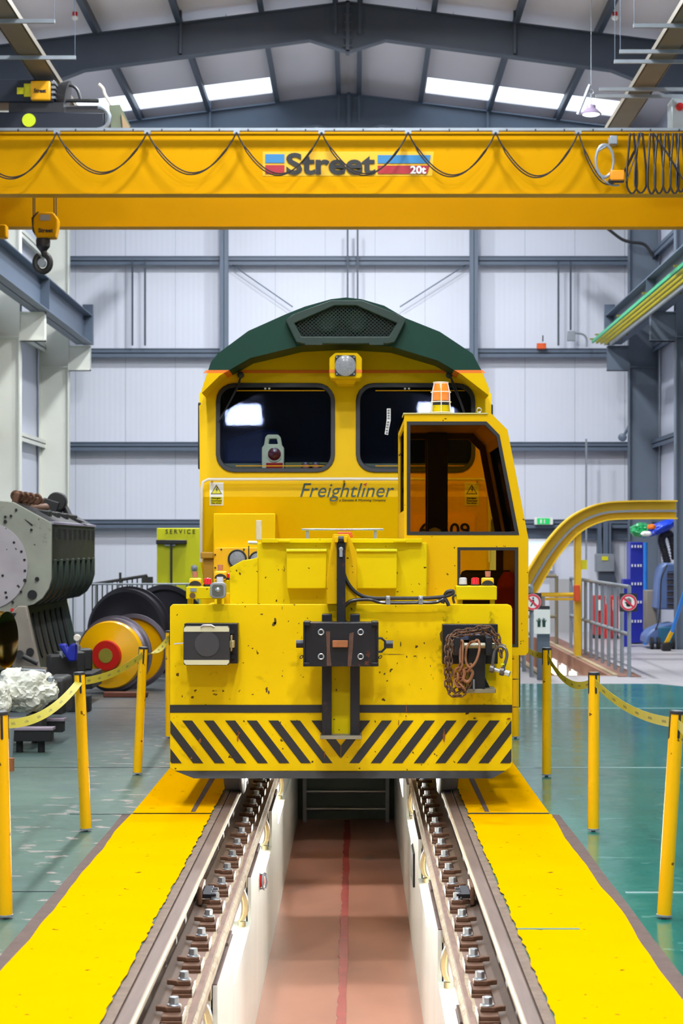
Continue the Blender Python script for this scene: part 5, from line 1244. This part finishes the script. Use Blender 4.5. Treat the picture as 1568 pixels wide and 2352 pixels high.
fence('guard_rail','grey guard rail behind the black wheelset and lime cabinet',(-4.3,29.2),(-2.3,29.2),13,top=1.17,mid=.2,r=.014)
t = thing('stair_rail','dark sloping stair rail behind the left guard rail','stair rail',(-3.6,31.5,0))
A = flat(31.5)(212,1342); B = flat(31.5)(338,1322); obj('sloping_rail', MB().cyl(A,B,.025), END, t); 
for k in range(12): p = A+(B-A)*(k/11); obj('baluster', MB().cyl(p,(p.x,p.y,.0),.012,n=6), END, t)
obj('rail_post', MB().cyl(flat(31.4)(276,1345),flat(31.4)(276,1315),.02).pbox(325,1325,350,1340,31.4,31.5), END, t)
# ============================================================ RIGHT BACKGROUND
# second pit with lights
X1,X2 = 2.45,3.5
PCRM = mat('pit_cream',(160,120,100),.5,var=.1)
for q in ((X1,X1+.12,26.6,37.4),(X2-.12,X2,26.6,37.4),(X1,X2,37.4,37.5),(X1,X2,26.5,26.6)):
    struct('wall_pit_far', MB().box(*q,-1.3,.004), PCRM, 'wall of the second inspection pit')
struct('floor_far_pit', MB().box(X1,X2,26.5,37.5,-1.32,-1.25), PITF, 'floor of the second inspection pit')
for sg,x in ((-1,X1+.03),(1,X2-.03)):
    o = obj('steel_rail', MB().box(x-.035,x+.035,26.5,37.4,.004,.012 if False else .02), RLS); tag(o,('left' if sg<0 else 'right')+' rail of the second pit, by the guard rail','rail','rails of the second pit')
struct('floor_curb', MB().box(X2-.02,X2+.28,26.3,37.5,.0,.012), mat('curb_brown',(140,100,84),.7,var=.3), 'brown curb along the second pit', smooth=False)
for i,y in enumerate((27.6,29.1,30.6,32.1,33.6,35.1)):
    t = thing('tube_light', ['nearest','second','third','fourth','fifth','farthest'][i]+' glowing light in the wall of the second pit','lamp',(X2-.14,y,-.35),'lights of the second pit')
    obj('glowing_tube', MB().box(X2-.175,X2-.14,y-.35,y+.35,-.42,-.22), EMP, t, bev=.02)
    obj('fitting', MB().box(X2-.14,X2-.12,y-.4,y+.4,-.45,-.19), WSH, t)
fence('guard_rail','grey tubular guard rail right of the second pit with hand sign on end post',(3.62,26.3),(3.62,33.4),11,top=1.19,mid=.56,r=.027)
fence('guard_rail','short grey guard rail left of the second pit beside the tractor',(2.33,26.3),(2.33,31.0),5,top=1.19,mid=.56,r=.027)
fence('guard_rail','brown rail section closing the far end of the second pit',(2.6,34.6),(3.5,34.6),2,m=mat('rail_olive',(120,112,88),.5),top=1.2,mid=.5,r=.03)
def roundsign(x,y,Y,kind,label):
    t = thing('prohibition_sign',label,'sign',flat(Y)(x,y+20)); P = flat(Y)
    obj('backing_board', MB().pp(Y,rrect(x-20,y-21,x+20,y+21,2),.03), BLK, t)
    f_ = obj('white_disc', MB().cyl(P(x,y),P(x,y)-V((0,.006,0)),.11,n=40), WSH, t)
    obj('red_ring', MB().pp(Y-.010,circ(x,y,18.5,36),.005,[circ(x,y,14,36)[::-1]]), REDS, f_, smooth=False)
    k = MB()
    if kind=='hand':
        k.pp(Y-.008,[(x-4,y+2),(x+5,y+1),(x+7,y+4),(x+4,y+9),(x-2,y+10),(x-6,y+6)],.004)
        for q,(dx,l) in enumerate(((-4.2,11),(-1.0,13),(2.1,12.5),(5.0,10))): k.pp(Y-.008,rrect(x+dx-1,y+2-l,x+dx+1.2,y+4,.9,3),.004)
        k.pp(Y-.008,[(x-4,y+5),(x-9,y+0),(x-8,y-1.5),(x-3,y+2)],.004)
    else:
        k.pp(Y-.008,circ(x+1,y-9,2.2,12),.004).pp(Y-.008,[(x-1,y-6),(x+3,y-6),(x+4,y+1),(x+7,y+9),(x+4.5,y+9.5),(x+1,y+3),(x-3,y+10),(x-5.5,y+9),(x-1.5,y+1)],.004).pp(Y-.008,[(x-1,y-5),(x-6,y-1),(x-5,y),(x,y-3)],.004)
    obj('black_symbol', k, TXB, f_, smooth=False)
    obj('red_bar', MB().pp(Y-.012,[(x-12,y-8.5),(x-9,y-11.5),(x+12,y+8.5),(x+9,y+11.5)],.004), REDS, f_, smooth=False)
roundsign(1443,1384,26.24,'hand','round no touching sign with hand symbol on the guard rail end')
roundsign(1223,1383,26.24,'walk','round no pedestrians sign half hidden by the cab edge')
t = thing('glove_sign','white notice with two green gloves on a grey stand','sign',(PX(1245,25.6),25.7,0))
obj('stand', MB().box(PX(1234,25.7),PX(1262,25.7),25.7,25.8,0,PZ(1455,25.7)), COLR, t); obj('sign_head', MB().pbox(1240,1392,1262,1402,25.62,25.7), BLK, t)
obj('notice', MB().pbox(1226,1400,1263,1456,25.6,25.63), WSH, t)
for s,x in ((1,1234),(-1,1252)):
    g_ = MB(); q = lambda dx,dy: (x+s*dx, 1428+dy)
    g_.pp(25.595,[q(0,12),q(0,2),q(-3,-4),q(-2,-5),q(1,-1),q(1,-8),q(2.5,-8),q(3,-2),q(4,-9),q(5.5,-8.5),q(5.5,-2),q(7,-6),q(8,-5.5),q(7,3),q(6.5,12)],.004)
    obj('glove_symbol', g_, TXG, t, smooth=False)
# curved yellow gantry
YA = 31.0; P = flat(YA)
t = thing('curved_gantry','yellow curved monorail beam arching down beside the tractor','gantry',(PX(1330,YA),YA,0))
cl = smoothpath([P(*p) for p in ((1196,1385),(1212,1352),(1232,1316),(1258,1274),(1284,1240),(1312,1211),(1345,1190),(1385,1176),(1430,1172),(1490,1171),(1552,1171))],6)
hgt,wd = .145,.16
def ib(mb,o0,o1,w0): 
    return mb.sweep(cl,[(-w0,o0),(w0,o0),(w0,o1),(-w0,o1)],up=(0,-1,0)) 
mb = MB(); 
# side = in the picture plane (radial), up vector = toward camera (-Y)
mb.sweep(cl,[(hgt-.02,-wd),(hgt,-wd),(hgt,wd),(hgt-.02,wd)],up=(0,-1,0)); mb.sweep(cl,[(-hgt,-wd),(-hgt+.02,-wd),(-hgt+.02,wd),(-hgt,wd)],up=(0,-1,0)); mb.sweep(cl,[(-hgt,-.01),(hgt,-.01),(hgt,.01),(-hgt,.01)],up=(0,-1,0))
obj('arched_beam', mb, mat('gantry_yellow',(232,190,20),.5,var=.1), t, smooth=False)
obj('beam_rail', MB().sweep(cl,[(-.0,.012),(.035,.012),(.035,.10),(-.0,.10)],up=(0,-1,0)), GAL, t, smooth=False)
obj('support_post', MB().box(PX(1320,YA),PX(1334,YA),YA-.05,YA+.1,0,PZ(1222,YA)).box(PX(1317,31.6),PX(1323,31.6),31.4,31.6,0,PZ(1235,31.6)), MATS['gantry_yellow'], t, bev=.005)
obj('cross_tube', MB().cyl(P(1240,1366),P(1316,1366),.035).cyl(P(1240,1376),P(1316,1376),.02), MATS['gantry_yellow'], t)
for z in (0,): obj('lower_post', MB().cyl((PX(1247,YA),YA,0),(PX(1247,YA),YA,PZ(1366,YA)),.03), GAL, t)
o = obj('orange_switch_box', MB().pbox(1319,1344,1332,1381,30.8,30.95), mat('switch_orange',(215,80,30),.5), bev=.01); tag(o,'orange box mounted on the yellow gantry post','box')
o = obj('yellow_notice', MB().pbox(1334,1286,1348,1308,31.0,31.03), YBR); tag(o,'small yellow notice board beside the gantry post','sign')
t = thing('electrical_cabinet','grey electrical box on the gable wall with trunking above and below','cabinet',(PX(1390,39),39.7,PZ(1312,39)))
obj('cabinet_body', MB().pbox(1369,1272,1411,1313,39.5,39.8), GAL, t, bev=.01); obj('cabinet_label', MB().pbox(1382,1278,1396,1287,39.48,39.5), YBR, t)
obj('trunking', MB().pbox(1372,1200,1381,1272,39.55,39.75).pbox(1385,1200,1396,1272,39.55,39.75).pbox(1398,1200,1403,1272,39.55,39.75), FRAME, t); obj('duct_skirt', MB().pp(39.55,[(1375,1313),(1410,1313),(1418,1345),(1375,1345)],.15), FRAMED, t)
for a,b,lab in ((1363,1390,'left red fire point cabinet behind the guard rail'),(1402,1420,'right red fire point cabinet behind the guard rail')):
    t = thing('fire_point',lab,'fire cabinet',(PX((a+b)/2,37),37,0)); obj('red_case', MB().box(PX(a,37),PX(b,37),37,37.4,.06,PZ(1368,37)), REDP, t, bev=.02)
    obj('white_notice', MB().pbox(a+5,1378,b-5,1402,36.97,37.0), WSH, t); obj('base', MB().box(PX(a,37),PX(b,37),37,37.4,0,.06), DRK, t)
t = thing('fire_extinguisher','red fire extinguisher between the two red cabinets','fire extinguisher',(PX(1396,36.6),36.6,0))
obj('cylinder', MB().lathe((PX(1396,36.6),36.6,.02),(0,0,1),[(.07,0),(.085,.02),(.085,.55),(.05,.62),(.02,.66)],20), REDP, t); obj('valve', MB().cyl((PX(1396,36.6),36.6,.68),(PX(1396,36.6),36.6,.76),.03), BLK, t)
t = thing('strip_curtain_rack','tall deep blue rack with pale slots beside the grey column','rack',(PX(1462,35),35,0))
obj('blue_body', MB().box(PX(1447,35),PX(1477,35),35,35.5,.02,PZ(1245,35)), mat('rack_blue',(36,48,168),.4,var=.15), t, bev=.01)
for y in (1252,1296,1338,1380,1424): 
    for x in (1450,1457,1464,1470): obj('pale_slot', MB().pbox(x,y,x+3,y+6,34.98,35.0), WSH, t)
o = obj('blue_pipe', MB().cyl((PX(1482,34.8),34.8,0),(PX(1482,34.8),34.8,PZ(1246,34.8)),.038), BLL); tag(o,'vertical light blue pipe beside the deep blue rack','pipe')
o = obj('blue_bin', MB().box(PX(1431,34),PX(1449,34),34,34.3,0,PZ(1330,34)), BLN, bev=.01); tag(o,'narrow dark blue panel behind the hand sign post','panel')
t = thing('plastic_sheet','crumpled green and blue plastic sheet bundle on top of the rack','sheet',flat(34)(1500,1240))
c = flat(34)(1470,1218); obj('green_part', crumple((c.x,c.y,c.z),.20,.25,.14,3.0,4), mat('sheet_green',(20,160,90),.35,coat=.3), t)
c = flat(34)(1516,1212); mbb = crumple((c.x,c.y,c.z),.36,.25,.11,8.0,4)
for v in mbb.v: v.z += (v.x-c.x)*.35
obj('blue_part', mbb, mat('sheet_blue',(20,70,220),.35,coat=.3), t)
c = flat(33.7)(1484,1226); obj('white_part', crumple((c.x,c.y,c.z),.1,.06,.05,5.0,3), WSH, t); c = flat(33.7)(1496,1210); obj('orange_part', crumple((c.x,c.y,c.z),.08,.06,.05,5.5,3), ORG, t)
t = thing('extraction_hose','thick dark corrugated hose arched over the floor machine','hose',flat(34.2)(1540,1292))
pts = smoothpath([flat(34.2)(*p) for p in ((1532,1292),(1524,1262),(1518,1240),(1526,1226),(1538,1228),(1545,1250),(1550,1285))],10)
mb = MB().tube(pts,.06,14); 
for p,q in zip(pts[::2],pts[1::2]): mb.ring(p,(q-p),.062,.012,14,6)
obj('corrugated_tube', mb, mat('hose_dark',(62,62,72),.5), t)
t = thing('floor_scrubber','blue grey walk behind floor cleaning machine by the right column','cleaning machine',(PX(1515,33.6),33.6,0))
SCB = mat('scrubber_blue',(90,115,165),.4,var=.1); P = flat(33.6)
obj('body', MB().pp(33.5,[(1508,1400),(1512,1330),(1518,1302),(1530,1292),(1552,1296),(1552,1400)],.6), SCB, t, bev=.03)
obj('vent_grille', MB().pbox(1532,1312,1552,1400,33.45,33.5), mat('vent_dark',(62,60,70),.5), t); 
for y in range(1315,1400,14): obj('vent_slat', MB().pbox(1532,y,1552,y+1.5,33.43,33.45), SCB, t)
obj('brush_deck', MB().pp(33.3,[(1482,1478),(1484,1460),(1498,1446),(1520,1436),(1552,1430),(1552,1482)],.7), SCB, t, bev=.03)
obj('teal_tank', MB().pbox(1514,1440,1552,1480,33.2,33.3), mat('tank_teal',(20,90,120),.4), t, bev=.02)
for x in (1492,1507,1540): obj('wheel', MB().cyl((PX(x,33.3),33.25,.1),(PX(x,33.3)+.05,33.25,.1),.1,n=20), DRK, t)
obj('power_cable', MB().tube(smoothpath([P(*p)+V((0,-.3,0)) for p in ((1525,1298),(1512,1330),(1510,1380),(1506,1425),(1498,1445))]),.012), BLK, t)
o = obj('storage_box', MB().pbox(1484,1356,1508,1448,34.1,34.5), mat('box_beige',(140,132,120),.5), bev=.01); tag(o,'beige grey storage box between blue pipe and floor machine','box')
t = thing('long_broom','blue and yellow handled broom leaning at the right edge','broom',ground(1529,1497))
a = ground(1529,1495); b = V((PX(1567,32.0),32.0,PZ(1375,32.0))); m1 = a+(b-a)*.38
obj('blue_handle', MB().cyl(m1,a+(b-a)*1.3,.03), BLL, t); obj('yellow_sleeve', MB().cyl(a+V((0,0,.12)),m1,.034), YPO, t); obj('brush_head', MB().obox(a+V((0,0,.07)),.14,.2,.14), DRK, t, bev=.02)
